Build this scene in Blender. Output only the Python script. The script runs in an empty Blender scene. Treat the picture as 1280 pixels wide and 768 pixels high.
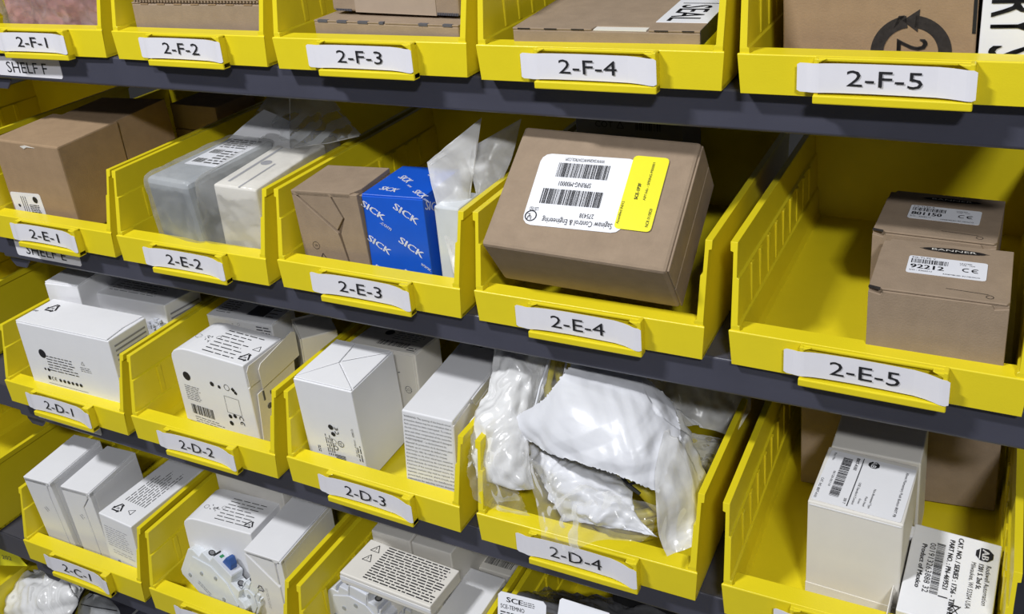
import bpy, bmesh, math, random
from mathutils import Vector, Matrix, noise
random.seed(7)
SC = bpy.context.scene
COL = SC.collection
R_ = math.radians
V = Vector

# ---------------------------------------------------------------- camera
CAM = V((0.5002, -0.6997, 0.0745))
CR = V((0.885643689, 0.464365235, 0.000429398))
CD = V((0.094136952, -0.178633622, -0.979401993))
CF = V((-0.454723531, 0.867441616, -0.201919668))
FPX, CX, CY = 1219.0744, 628.64, 233.20
cam = bpy.data.cameras.new('camera')
camo = bpy.data.objects.new('camera', cam)
COL.objects.link(camo)
m = Matrix((CR, -CD, -CF)).transposed().to_4x4()
m.translation = CAM
camo.matrix_world = m
cam.sensor_width = 36
cam.lens = FPX / 1280 * 36
cam.shift_x = (640 - CX) / 1280
cam.shift_y = -(384 - CY) / 1280
cam.clip_start = .02
SC.camera = camo

# ---------------------------------------------------------------- world, lamps, exposure
w = bpy.data.worlds.new('world')
SC.world = w
w.use_nodes = True
bgn = w.node_tree.nodes['Background']
bgn.inputs[0].default_value = (.80, .86, 1, 1)
bgn.inputs[1].default_value = .085


def area(name, loc, tgt, sx, sy, power, col=(1, 1, 1)):
    l = bpy.data.lights.new(name, 'AREA')
    l.shape = 'RECTANGLE'
    l.size, l.size_y, l.energy, l.color = sx, sy, power, col
    o = bpy.data.objects.new(name, l)
    COL.objects.link(o)
    o.location = loc
    o.rotation_euler = (V(tgt) - V(loc)).to_track_quat('-Z', 'Y').to_euler()
    return o


area('aisle_lamp', (-.75, -1.52, 1.50), (0, 0, -.2), .34, .10, 50, (.97, .98, 1))
area('aisle_lamp', (1.25, -2.10, 1.08), (0, 0, -.2), .34, .10, 33, (.97, .98, 1))
SC.view_settings.view_transform = 'Standard'
SC.view_settings.look = 'None'
SC.view_settings.exposure = 0.0
SC.view_settings.gamma = 1
SC.view_settings.use_curve_mapping = False

# ---------------------------------------------------------------- materials
def mat(name, col, rough=.5, spec=.5, var=.0, nscale=40, bump=0, bscale=300, alpha=None, coat=0, col2=None, metal=0, trans=0):
    M = bpy.data.materials.new(name)
    M.use_nodes = True
    nt = M.node_tree
    b = nt.nodes['Principled BSDF']
    b.inputs['Base Color'].default_value = (*col, 1)
    b.inputs['Roughness'].default_value = rough
    b.inputs['Specular IOR Level'].default_value = spec
    b.inputs['Coat Weight'].default_value = coat
    b.inputs['Metallic'].default_value = metal
    tc = nt.nodes.new('ShaderNodeTexCoord')
    if var or col2:
        n = nt.nodes.new('ShaderNodeTexNoise')
        n.inputs['Scale'].default_value = nscale
        n.inputs['Detail'].default_value = 6
        n.inputs['Roughness'].default_value = .65
        nt.links.new(tc.outputs['Object'], n.inputs['Vector'])
        r = nt.nodes.new('ShaderNodeValToRGB')
        c2 = col2 or tuple(c * (1 - var) for c in col)
        c1 = tuple(min(1, c * (1 + var)) for c in col) if not col2 else col
        r.color_ramp.elements[0].color = (*c2, 1)
        r.color_ramp.elements[1].color = (*c1, 1)
        r.color_ramp.elements[0].position = .3
        r.color_ramp.elements[1].position = .7
        nt.links.new(n.outputs['Fac'], r.inputs[0])
        nt.links.new(r.outputs[0], b.inputs['Base Color'])
    if bump:
        n2 = nt.nodes.new('ShaderNodeTexNoise')
        n2.inputs['Scale'].default_value = bscale
        n2.inputs['Detail'].default_value = 4
        nt.links.new(tc.outputs['Object'], n2.inputs['Vector'])
        bp = nt.nodes.new('ShaderNodeBump')
        bp.inputs['Strength'].default_value = bump
        bp.inputs['Distance'].default_value = .001
        nt.links.new(n2.outputs['Fac'], bp.inputs['Height'])
        nt.links.new(bp.outputs[0], b.inputs['Normal'])
    if alpha is not None:
        lo, hi, asc = alpha
        t = nt.nodes.new('ShaderNodeBsdfTransparent')
        mx = nt.nodes.new('ShaderNodeMixShader')
        n3 = nt.nodes.new('ShaderNodeTexNoise')
        n3.inputs['Scale'].default_value = asc
        n3.inputs['Detail'].default_value = 3
        n3.inputs['Distortion'].default_value = 1.2
        nt.links.new(tc.outputs['Object'], n3.inputs['Vector'])
        mr = nt.nodes.new('ShaderNodeMapRange')
        mr.inputs['From Min'].default_value = .35
        mr.inputs['From Max'].default_value = .68
        mr.inputs['To Min'].default_value = lo
        mr.inputs['To Max'].default_value = hi
        nt.links.new(n3.outputs['Fac'], mr.inputs['Value'])
        fr = nt.nodes.new('ShaderNodeFresnel')
        fr.inputs[0].default_value = 1.35
        ad = nt.nodes.new('ShaderNodeMath')
        ad.operation = 'ADD'
        ad.use_clamp = True
        nt.links.new(mr.outputs[0], ad.inputs[0])
        fm_ = nt.nodes.new('ShaderNodeMath')
        fm_.operation = 'MULTIPLY'
        fm_.inputs[1].default_value = .45
        nt.links.new(fr.outputs[0], fm_.inputs[0])
        nt.links.new(fm_.outputs[0], ad.inputs[1])
        nt.links.new(ad.outputs[0], mx.inputs[0])
        nt.links.new(t.outputs[0], mx.inputs[1])
        nt.links.new(b.outputs[0], mx.inputs[2])
        out = [x for x in nt.nodes if x.type == 'OUTPUT_MATERIAL'][0]
        nt.links.new(mx.outputs[0], out.inputs['Surface'])
    return M


YEL = mat('yellow_plastic', (.79, .65, .016), .33, .5, .04, 14, .12, 900)
KRAFT = mat('kraft_board', (.315, .236, .166), .85, .2, .09, 60, .25, 700)
KRAFT2 = mat('kraft_board_tan', (.345, .235, .140), .85, .2, .08, 60, .25, 700)
CARD = mat('white_card', (.80, .80, .82), .55, .35, .02, 30, .06, 500)
CREAM = mat('cream_card', (.74, .71, .65), .6, .3, .03, 30, .06, 500)
PAPER = mat('label_paper', (.80, .79, .84), .55, .3, .02, 60)
WLAB = mat('glossy_label', (.84, .85, .90), .35, .5, .01, 60)
YLAB = mat('yellow_label', (.84, .79, .02), .4, .5, .02, 60)
INK = mat('black_ink', (.018, .018, .022), .6, .3, .05)
GINK = mat('grey_ink', (.10, .10, .12), .6, .3, .05)
SINK = mat('pale_ink', (.30, .30, .33), .6, .3, .05)
KINK = mat('board_ink', (.035, .03, .028), .8, .2, .3, 200)
WINK = mat('white_ink', (.85, .87, .95), .5, .3, .02)
BLUE = mat('blue_card', (.008, .10, .62), .4, .5, .05, 40)
STEEL = mat('dark_steel', (.060, .061, .086), .38, .5, .08, 20, .08, 600)
SLATE = mat('black_steel', (.02, .02, .024), .5, .5, .1, 20)
GREYP = mat('grey_plastic', (.33, .35, .37), .4, .5, .03, 30)
GREYD = mat('dark_grey_plastic', (.10, .10, .12), .45, .5, .05, 30)
LGREY = mat('light_grey_plastic', (.62, .64, .70), .35, .5, .03, 60)
CLEARP = mat('milky_plastic', (.66, .69, .72), .22, .6, .04, 60, coat=.3)
NAVY = mat('blue_toggle', (.03, .09, .30), .4, .5, .03)
GREEN = mat('green_mark', (.02, .22, .08), .5, .5, .03)
TAPE = mat('grey_tape', (.36, .39, .43), .3, .5, .03)
GTAPE = mat('clear_tape', (.42, .33, .25), .25, .6, .05)
FILM = mat('clear_film', (.80, .80, .78), .12, .8, .02, 30, .35, 130, alpha=(.05, .20, 26))
FILM2 = mat('frosted_film', (.80, .80, .80), .28, .6, .02, 30, .25, 120, alpha=(.34, .62, 24))
FILMT = mat('thin_clear_film', (.72, .74, .76), .10, .8, .02, 30, .3, 110, alpha=(.02, .16, 30))
POLY = mat('white_poly', (.70, .71, .75), .36, .5, .015, 30, .22, 140)
POLY2 = mat('white_poly_thin', (.80, .80, .80), .24, .6, .02, 30, .35, 110, alpha=(.60, .92, 22))
SMOKE = mat('smoky_film', (.16, .16, .17), .15, .8, .1, 30, .5, 100, alpha=(.35, .8, 24))
PINK = mat('pinkish_wrap', (.42, .21, .20), .5, .4, .25, 26)
CABLE = mat('yellow_cable', (.62, .52, .03), .45, .5, .1, 50)
BLACK = mat('black_plastic', (.015, .015, .016), .45, .5, .1)
CONC = mat('concrete', (.22, .22, .21), .8, .3, .15, 4)
WALLM = mat('wall_paint', (.05, .05, .05), .8, .3, .05, 4)
BIT = mat('silver_metal', (.35, .35, .36), .3, .5, metal=1)

# ---------------------------------------------------------------- object helpers
def link(name, me, m, parent=None, mw=None):
    o = bpy.data.objects.new(name, me)
    COL.objects.link(o)
    if m is not None and len(me.materials) == 0:
        me.materials.append(m)
    if parent is not None:
        o.parent = parent
        if mw is not None:
            o.matrix_local = mw
    elif mw is not None:
        o.matrix_world = mw
    return o


def tag(o, label=None, cat=None, group=None, kind=None):
    if label: o['label'] = label
    if cat: o['category'] = cat
    if group: o['group'] = group
    if kind: o['kind'] = kind
    return o


def empty(name, mw, label, cat, group=None):
    o = bpy.data.objects.new(name, None)
    COL.objects.link(o)
    o.empty_display_size = .02
    o.matrix_world = mw
    return tag(o, label, cat, group)


class MB:
    def __init__(s):
        s.v, s.f = [], []

    def add(s, vs, fs, M=None):
        k = len(s.v)
        s.v += [tuple((M @ V(p)) if M else p) for p in vs]
        s.f += [tuple(i + k for i in f) for f in fs]
        return s

    def box(s, x0, x1, y0, y1, z0, z1, M=None):
        return s.add([(x0, y0, z0), (x1, y0, z0), (x1, y1, z0), (x0, y1, z0), (x0, y0, z1), (x1, y0, z1), (x1, y1, z1), (x0, y1, z1)],
                     [(0, 3, 2, 1), (4, 5, 6, 7), (0, 1, 5, 4), (1, 2, 6, 5), (2, 3, 7, 6), (3, 0, 4, 7)], M)

    def prism(s, poly, a, b, ax='y', M=None):
        """poly of 2D points extruded along an axis: ax='y' -> points are (x, z); ax='x' -> (y, z); ax='z' -> (x, y)"""
        n = len(poly)
        def p(q, t):
            return (q[0], t, q[1]) if ax == 'y' else (t, q[0], q[1]) if ax == 'x' else (q[0], q[1], t)
        vs = [p(q, a) for q in poly] + [p(q, b) for q in poly]
        fs = [tuple(range(n)), tuple(reversed(range(n, 2 * n)))] + [(i, i + n, (i + 1) % n + n, (i + 1) % n) for i in range(n)]
        return s.add(vs, fs, M)

    def tube(s, pts, r, n=10):
        pts = [V(p) for p in pts]
        k = len(s.v)
        up = V((.1, .2, 1))
        for i, p in enumerate(pts):
            d = (pts[min(i + 1, len(pts) - 1)] - pts[max(i - 1, 0)]).normalized()
            a = d.cross(up).normalized()
            b = d.cross(a)
            for j in range(n):
                t = 2 * math.pi * j / n
                s.v.append(tuple(p + (a * math.cos(t) + b * math.sin(t)) * r))
        for i in range(len(pts) - 1):
            for j in range(n):
                s.f.append((k + i * n + j, k + i * n + (j + 1) % n, k + (i + 1) * n + (j + 1) % n, k + (i + 1) * n + j))
        s.f.append(tuple(k + j for j in range(n)))
        s.f.append(tuple(k + (len(pts) - 1) * n + j for j in reversed(range(n))))
        return s

    def cyl(s, c, r, h, n=16, M=None):
        """upright cylinder, base centre c"""
        poly = [(c[0] + r * math.cos(2 * math.pi * i / n), c[1] + r * math.sin(2 * math.pi * i / n)) for i in range(n)]
        return s.prism(poly, c[2], c[2] + h, 'z', M)

    def mesh(s, name, bevel=0, seg=2, smooth=False, jitter=0):
        me = bpy.data.meshes.new(name)
        me.from_pydata(s.v, [], s.f)
        bm = bmesh.new()
        bm.from_mesh(me)
        bmesh.ops.remove_doubles(bm, verts=bm.verts, dist=1e-6)
        bmesh.ops.recalc_face_normals(bm, faces=bm.faces)
        if jitter:
            for v_ in bm.verts:
                v_.co += V([random.uniform(-jitter, jitter) for _ in range(3)])
        if bevel:
            ed = [e for e in bm.edges if len(e.link_faces) == 2 and e.calc_face_angle(0) > .5]
            bmesh.ops.bevel(bm, geom=ed, offset=bevel, segments=seg, profile=.5, affect='EDGES', clamp_overlap=True)
        if smooth:
            for f in bm.faces: f.smooth = True
        bm.to_mesh(me)
        bm.free()
        return me

    def build(s, name, m, parent=None, mw=None, **k):
        return link(name, s.mesh(name, **k), m, parent, mw)


# ---------------------------------------------------------------- frames of the bins (the shelves slope 10.8 degrees to the front)
TH = R_(10.8)
RX = Matrix.Rotation(TH, 4, 'X')
ORG = {('F', 1): (-.4289, .0043, .0010, .0155), ('F', 2): (-.2132, .0043, .0005, -.0115), ('F', 3): (.0024, -.0016, 0, .0075), ('F', 4): (.2145, -.0033, -.0005, .0102), ('F', 5): (.4252, -.0017, -.001, .0057),
       ('E', 1): (-.4343, .001, -.2117, .0003), ('E', 2): (-.2195, -.0032, -.2111, .0069), ('E', 3): (-.0069, .001, -.2105, .003), ('E', 4): (.2072, .0037, -.21, .0042), ('E', 5): (.427, .0036, -.2094, -.0099),
       ('D', 1): (-.4312, -.004, -.4145, -.0039), ('D', 2): (-.2205, -.0027, -.4148, .0047), ('D', 3): (-.0077, -.0001, -.415, -.0154), ('D', 4): (.2117, -.0017, -.4152, .0092), ('D', 5): (.4336, -.0035, -.4155, .0108),
       ('C', 1): (-.4349, .0015, -.6274, .0131), ('C', 2): (-.2193, .0014, -.6271, .004), ('C', 3): (-.0027, .001, -.6269, -.0025), ('C', 4): (.2095, .001, -.6267, .004), ('C', 5): (.428, .001, -.6265, .004),
       ('B', 1): (-.770, .001, -.8370, .0)}
ROWZ = {'G': .2100, 'F': .0, 'E': -.2105, 'D': -.4150, 'C': -.6269, 'B': -.8370}
ROWS = {'G': -.0024, 'F': -.0024, 'E': .0026, 'D': -.0011, 'C': .001, 'B': .001}


def FR(k, yaw=False):
    x, y, z, ya = ORG[k]
    M = Matrix.Translation((x, y, z)) @ RX
    return M @ Matrix.Rotation(ya, 4, 'Z') if yaw else M


def ray(u, v):
    return CR * ((u - CX) / FPX) + CD * ((v - CY) / FPX) + CF


def at(k, u, v, y):
    """a photo pixel and a depth y inside bin k -> point in that bin's frame"""
    I = FR(k).inverted()
    c = I @ CAM
    d = I.to_3x3() @ ray(u, v)
    return c + d * ((y - c.y) / d.y)


# ---------------------------------------------------------------- flat print
TXT = {}


def glyphs(s):
    if s not in TXT:
        c = bpy.data.curves.new('t', 'FONT')
        c.body = s
        c.resolution_u = 2
        c.size = 1
        o = bpy.data.objects.new('t', c)
        COL.objects.link(o)
        me = bpy.data.meshes.new_from_object(o.evaluated_get(bpy.context.evaluated_depsgraph_get()))
        vs = [(v_.co.x, v_.co.y) for v_ in me.vertices]
        fs = [tuple(p.vertices) for p in me.polygons]
        bpy.data.objects.remove(o)
        bpy.data.curves.remove(c)
        bpy.data.meshes.remove(me)
        x0 = min(v_[0] for v_ in vs)
        x1 = max(v_[0] for v_ in vs)
        TXT[s] = ([(x - x0, y) for x, y in vs], fs, x1 - x0)
    return TXT[s]


CAP = .70


class Ink:
    def __init__(s):
        s.v, s.f = [], []

    def poly(s, pts, fs=None):
        k = len(s.v)
        s.v += [tuple(p) for p in pts]
        s.f += [tuple(i + k for i in f) for f in (fs or [tuple(range(len(pts)))])]
        return s

    def rect(s, x0, y0, x1, y1):
        return s.poly([(x0, y0), (x1, y0), (x1, y1), (x0, y1)])

    def line(s, a, b, w_):
        d = V((b[0] - a[0], b[1] - a[1]))
        if d.length < 1e-7: return s
        n = V((-d.y, d.x)).normalized() * w_ / 2
        return s.poly([(a[0] - n.x, a[1] - n.y), (b[0] - n.x, b[1] - n.y), (b[0] + n.x, b[1] + n.y), (a[0] + n.x, a[1] + n.y)])

    def ring(s, cx, cy, r, w_, n=18, a0=0, a1=2 * math.pi, sy=1):
        for i in range(n):
            t, u = a0 + (a1 - a0) * i / n, a0 + (a1 - a0) * (i + 1) / n
            s.poly([(cx + (r - w_) * math.cos(t), cy + (r - w_) * sy * math.sin(t)), (cx + r * math.cos(t), cy + r * sy * math.sin(t)),
                    (cx + r * math.cos(u), cy + r * sy * math.sin(u)), (cx + (r - w_) * math.cos(u), cy + (r - w_) * sy * math.sin(u))])
        return s

    def disc(s, cx, cy, r, n=16, sy=1, rot=0):
        return s.poly([(cx + r * math.cos(rot + 2 * math.pi * i / n), cy + r * sy * math.sin(rot + 2 * math.pi * i / n)) for i in range(n)])

    def text(s, t, x, y, h, w_=None, mid=False, bold=0):
        """cap height h, left end x (or centre when mid), fitted to width w_ when given"""
        vs, fs, tw = glyphs(t)
        k = h / CAP
        kx = (w_ / tw) if w_ else k
        x0 = x - tw * kx / 2 if mid else x
        s.poly([(x0 + a * kx, y + b * k) for a, b in vs], fs)
        if bold:
            s.poly([(x0 + a * kx + bold, y + b * k) for a, b in vs], fs)
        return s

    def para(s, x0, y0, x1, y1, n, fill=.45, rag=.2, rnd=None):
        """n lines of unreadably small print"""
        rnd = rnd or random
        dy = (y1 - y0) / n
        for i in range(n):
            yy = y1 - dy * (i + .5)
            x = x0
            end = x1 - (x1 - x0) * rag * rnd.random()
            while x < end:
                wl = dy * rnd.uniform(.8, 3.2)
                s.rect(x, yy - dy * fill / 2, min(x + wl, end), yy + dy * fill / 2)
                x += wl + dy * .45
        return s

    def barcode(s, x0, y0, x1, y1, n=34):
        x = x0
        u = (x1 - x0) / (n * 3.2)
        while x < x1:
            b = u * random.choice((.8, .8, 1.6, 2.4))
            s.rect(x, y0, min(x + b, x1), y1)
            x += b + u * random.choice((.9, .9, 1.5, 2.2))
        return s

    def tri(s, cx, cy, r, w_, sy=1, rot=0):
        p = [(cx + r * math.cos(rot + R_(90 + 120 * i)), cy + r * sy * math.sin(rot + R_(90 + 120 * i))) for i in range(3)]
        for i in range(3): s.line(p[i], p[(i + 1) % 3], w_)
        return s

    def recycle(s, cx, cy, r):
        for i in range(3):
            a, b = R_(90 + 120 * i), R_(90 + 120 * (i + 1))
            p = V((cx + r * math.cos(a), cy + r * math.sin(a)))
            q = V((cx + r * math.cos(b), cy + r * math.sin(b)))
            s.line(p.lerp(q, .1), p.lerp(q, .72), r * .22)
            d = (q - p).normalized()
            n = V((-d.y, d.x))
            e = p.lerp(q, .68)
            s.poly([tuple(e + n * r * .26), tuple(e - n * r * .26), tuple(e + d * r * .4)])
        return s.text('20', cx - r * .25, cy - r * .2, r * .35)

    def ce(s, x, y, h):
        s.ring(x + h / 2, y + h / 2, h / 2, h * .16, 12, R_(60), R_(300))
        s.ring(x + h * 1.5, y + h / 2, h / 2, h * .16, 12, R_(60), R_(300))
        return s.rect(x + h * 1.05, y + h * .43, x + h * 1.6, y + h * .57)

    def build(s, name, m, parent, M, off=.0004):
        me = bpy.data.meshes.new(name)
        vs = [tuple(M @ V((x, y, off))) for x, y in s.v]
        me.from_pydata(vs, [], s.f)
        return link(name, me, m, parent)


# ---------------------------------------------------------------- cartons
BQ = {'E1a': [-0.089, 0.0244, 0.0071, 0.0, 0.0437, 0.0188, 0.1097, 0.0858, 0.1073], 'E3a': [-0.0862, 0.0253, 0.005, 0.0448, 0.0343, -0.0312, 0.0739, 0.0629, 0.0883], 'E3b': [-0.0122, 0.0295, 0.0062, 0.0633, -0.0155, -0.0142, 0.0639, 0.078, 0.0874], 'E4a': [-0.0786, 0.016, 0.0354, -0.0005, 0.6357, 0.0304, 0.1561, 0.1176, 0.0622], 'E5a': [-0.0039, 0.012, 0.005, 0.0, 0.0233, -0.0036, 0.0886, 0.0815, 0.0713], 'E5b': [-0.0141, 0.101, 0.005, -0.0336, 0.0036, -0.0012, 0.0871, 0.0866, 0.0748], 'D1a': [-0.0623, 0.012, 0.005, 0.0102, 0.0036, -0.0108, 0.1511, 0.0544, 0.1054], 'D1b': [-0.078, 0.0706, 0.005, 0.1099, 0.0131, -0.003, 0.0512, 0.1, 0.1245], 'D1c': [-0.0367, 0.0946, 0.0079, -0.018, -0.0527, -0.0311, 0.125, 0.0553, 0.0988], 'D2a': [-0.0637, 0.0411, 0.0064, -0.0518, 0.0278, 0.0123, 0.1123, 0.0584, 0.0979], 'D2b': [-0.0773, 0.1121, 0.0051, 0.0498, -0.0023, -0.0074, 0.0924, 0.0427, 0.0938], 'D3a': [-0.0889, 0.0241, 0.005, -0.0094, 0.0475, -0.0009, 0.0702, 0.0722, 0.1085], 'D3b': [-0.0879, 0.1066, 0.0075, -0.0221, -0.0515, -0.0326, 0.0833, 0.0486, 0.0925], 'D3c': [0.0314, 0.0163, 0.0108, 0.0777, -0.0171, 0.0569, 0.0535, 0.16, 0.0949], 'D5a': [-0.0438, 0.0392, 0.005, -0.0419, 0.0123, -0.0029, 0.0693, 0.0724, 0.092], 'D5b': [-0.0381, 0.1139, 0.005, -0.0103, 0.0042, -0.0209, 0.0692, 0.0564, 0.0911], 'D5d': [0.0258, 0.0179, 0.0034, -0.0475, 0.1959, -0.0, 0.0623, 0.0846, 0.0347], 'C1a': [-0.0867, 0.024, 0.0062, 0.038, 0.0713, -0.0232, 0.0461, 0.081, 0.109], 'C1b': [-0.0344, 0.0301, 0.005, 0.0574, 0.0515, -0.0053, 0.0471, 0.0771, 0.105], 'C1c': [0.0281, 0.0195, 0.0072, -0.0384, -0.0009, 0.0372, 0.0558, 0.13, 0.0874], 'C2a': [-0.0761, 0.0459, 0.0061, 0.0643, -0.0057, 0.0078, 0.0969, 0.0554, 0.096], 'C2b': [0.0288, 0.0334, 0.0061, 0.0328, 0.0329, 0.0216, 0.0499, 0.0934, 0.0958], 'C3a': [-0.0458, 0.0208, 0.1151, -0.0484, -0.0034, -0.0082, 0.1094, 0.0521, 0.0130], 'C3c': [0.048, 0.0121, 0.0045, -0.0079, -0.0043, 0.0181, 0.041, 0.0971, 0.0871], 'C3d': [0.0344, 0.1254, 0.0051, 0.0117, -0.002, -0.0031, 0.0545, 0.0256, 0.0721], 'F2a': [-0.0857, 0.0203, 0.007, 0.0325, -0.0079, 0.0054, 0.1622, 0.1, 0.0475], 'F3a': [-0.0672, 0.02, 0.0071, 0.0019, 0.0141, 0.0141, 0.15, 0.12, 0.0341], 'F4a': [-0.0727, 0.0119, 0.0048, 0.0398, 0.0313, 0.0071, 0.1512, 0.2, 0.0363], 'F5a': [-0.0773, 0.04, 0.005, 0.0, 0.0011, -0.0185, 0.1272, 0.15, 0.1], 'E1b': [-0.0888, 0.113, 0.005, 0.0043, 0.0462, -0.0354, 0.11, 0.0765, 0.1058], 'E1c': [-0.0042, 0.2108, 0.0054, -0.011, 0.0069, 0.0061, 0.0760, 0.07, 0.0976], 'D5c': [-0.0747, 0.1742, 0.005, 0.0947, 0.0039, -0.018, 0.1621, 0.06, 0.14], 'C2c': [-0.0757, 0.106, 0.0051, 0.0, -0.0004, 0.0003, 0.1011, 0.08, 0.12], 'C3e': [-0.0444, 0.078, 0.005, -0.0, 0.0059, -0.0073, 0.0472, 0.08, 0.13], 'C3f': [0.0036, 0.078, 0.005, -0.0, 0.0016, -0.0015, 0.047, 0.08, 0.13], 'F5b': [0.0515, 0.035, 0.0066, .0, 0, 0.0, 0.0400, 0.15, 0.12], 'F2b': [0.0485+.030, 0.0603, 0.005, -0.0101, 0.02, -0.0215, 0.014, 0.15, 0.06], 'F3b': [-0.0606, 0.0416, 0.0449, -0.0187, 0.0088, 0.0218, 0.135, 0.1, 0.03], 'D2c': [0.0270, 0.1345, 0.0046, -0.7081, -0.0125, 0.004, 0.0441, 0.0417, 0.0914],
      'E2a': [-.0577, .0227, .005, -.1344, .06, -.03, .0700, .12, .0870], 'E2b': [.0300, .0215, .006, .0576, .04, .04, .052, .12, .0872],
      'E4b': [-.075, .175, .005, .02, 0, 0, .105, .06, .150], 'C3g': [-.040, .062, .005, -.03, 0, 0, .085, .014, .108]}


def box_matrix(key, q=None):
    q = q or BQ[key]
    k = (key[0], int(key[1]))
    return FR(k) @ Matrix.Translation(q[:3]) @ Matrix.Rotation(q[3], 4, 'Z') @ Matrix.Rotation(q[4], 4, 'X') @ Matrix.Rotation(q[5], 4, 'Y')


def face_matrix(q, face):
    """face frame -> carton local; x right, y up as one looks at the face"""
    W, D, H = q[6:9]
    if face == 'top': return Matrix.Translation((0, 0, H))
    if face == 'front': return Matrix(((1, 0, 0, 0), (0, 0, -1, 0), (0, 1, 0, 0), (0, 0, 0, 1)))
    if face == 'right': return Matrix(((0, 0, 1, W), (1, 0, 0, 0), (0, 1, 0, 0), (0, 0, 0, 1)))


def fpx(key, face, u, v):
    """photo pixel -> 2D place on that face of the carton"""
    I = (box_matrix(key) @ face_matrix(BQ[key], face)).inverted()
    c = I @ CAM
    d = I.to_3x3() @ ray(u, v)
    p = c + d * (-c.z / d.z)
    return V((p.x, p.y))


def carton(key, label, mtl=CARD, cat='box', name='carton', inset=(), curve=None, group=None, bev=.0012, jit=.0001, i=.0016):
    q = BQ[key]
    W, D, H = q[6:9]
    root = empty(name, box_matrix(key), label, cat, group)
    x1 = W - (i if 'right' in inset else 0)
    y0 = i if 'front' in inset else 0
    z1 = H - (i if 'top' in inset else 0)
    mb = MB()
    if curve:
        # the left edge of the top rolls over with a soft radius
        r = curve
        pr_ = [(0, 0), (x1, 0), (x1, z1)] + [(r - r * math.sin(R_(a)), z1 - r * .55 * (1 - math.cos(R_(a)))) for a in (0, 18, 36, 54, 72, 90)]
        mb.prism(pr_, y0, D, 'y')
    else:
        mb.box(0, x1, y0, D, 0, z1)
    mb.build('body', mtl, root, bevel=bev, jitter=jit)
    return root


def flap(root, key, face, poly, mtl=CARD, th=.0016, name='flap'):
    """a board panel lying on an inset face; poly in face coordinates as fractions of the face"""
    q = BQ[key]
    W, D, H = q[6:9]
    a, b = {'top': (W, D), 'front': (W, H), 'right': (D, H)}[face]
    M = face_matrix(q, face)
    mb = MB()
    mb.prism([(x * a, y * b) for x, y in poly], -th, 0, 'z', M)
    return mb.build(name, mtl, root, bevel=.0004, seg=1)


def decal(root, key, face, O, X, Y, paper=None, name='label', grow=0, rc=.12, th=.00035, off=.0002):
    """frame for print on a face of a carton; O, X, Y photo pixels of lower left, lower right, upper left as read.
    returns (matrix to carton local, width, height, parent for ink)"""
    o, x, y = (fpx(key, face, *p) for p in (O, X, Y))
    ex = (x - o)
    w_ = ex.length
    ex.normalize()
    ey = V((-ex.y, ex.x))
    if (y - o).dot(ey) < 0: ey = -ey
    h_ = abs((y - o).dot(ey))
    M2 = Matrix(((ex.x, ey.x, 0, o.x), (ex.y, ey.y, 0, o.y), (0, 0, 1, off), (0, 0, 0, 1)))
    M = face_matrix(BQ[key], face) @ M2
    par = root
    if paper:
        r = rc * min(w_, h_)
        pts = []
        for cx, cy, a in ((w_ - r, r, -90), (w_ - r, h_ - r, 0), (r, h_ - r, 90), (r, r, 180)):
            pts += [(cx + r * math.cos(R_(a + t)), cy + r * math.sin(R_(a + t))) for t in (0, 30, 60, 90)]
        par = MB().prism(pts, 0, th, 'z', M).build(name, paper, root)
        M = M @ Matrix.Translation((0, 0, th))
    return M, w_, h_, par


# ---------------------------------------------------------------- setting
def struct(name, mb, m):
    o = mb.build(name, m)
    o['kind'] = 'structure'
    return o


struct('floor', MB().box(-3, 3, -3.2, 1.35, -1.52, -1.50), CONC)
struct('wall_back', MB().box(-3, 3, 1.30, 1.35, -1.50, 1.3), WALLM)

# ---------------------------------------------------------------- shelves
def row_matrix(r):
    M = Matrix.Translation((0, 0, ROWZ[r])) @ RX
    a = math.atan(ROWS[r])
    return M @ Matrix.Rotation(-a, 4, 'Y')


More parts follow.
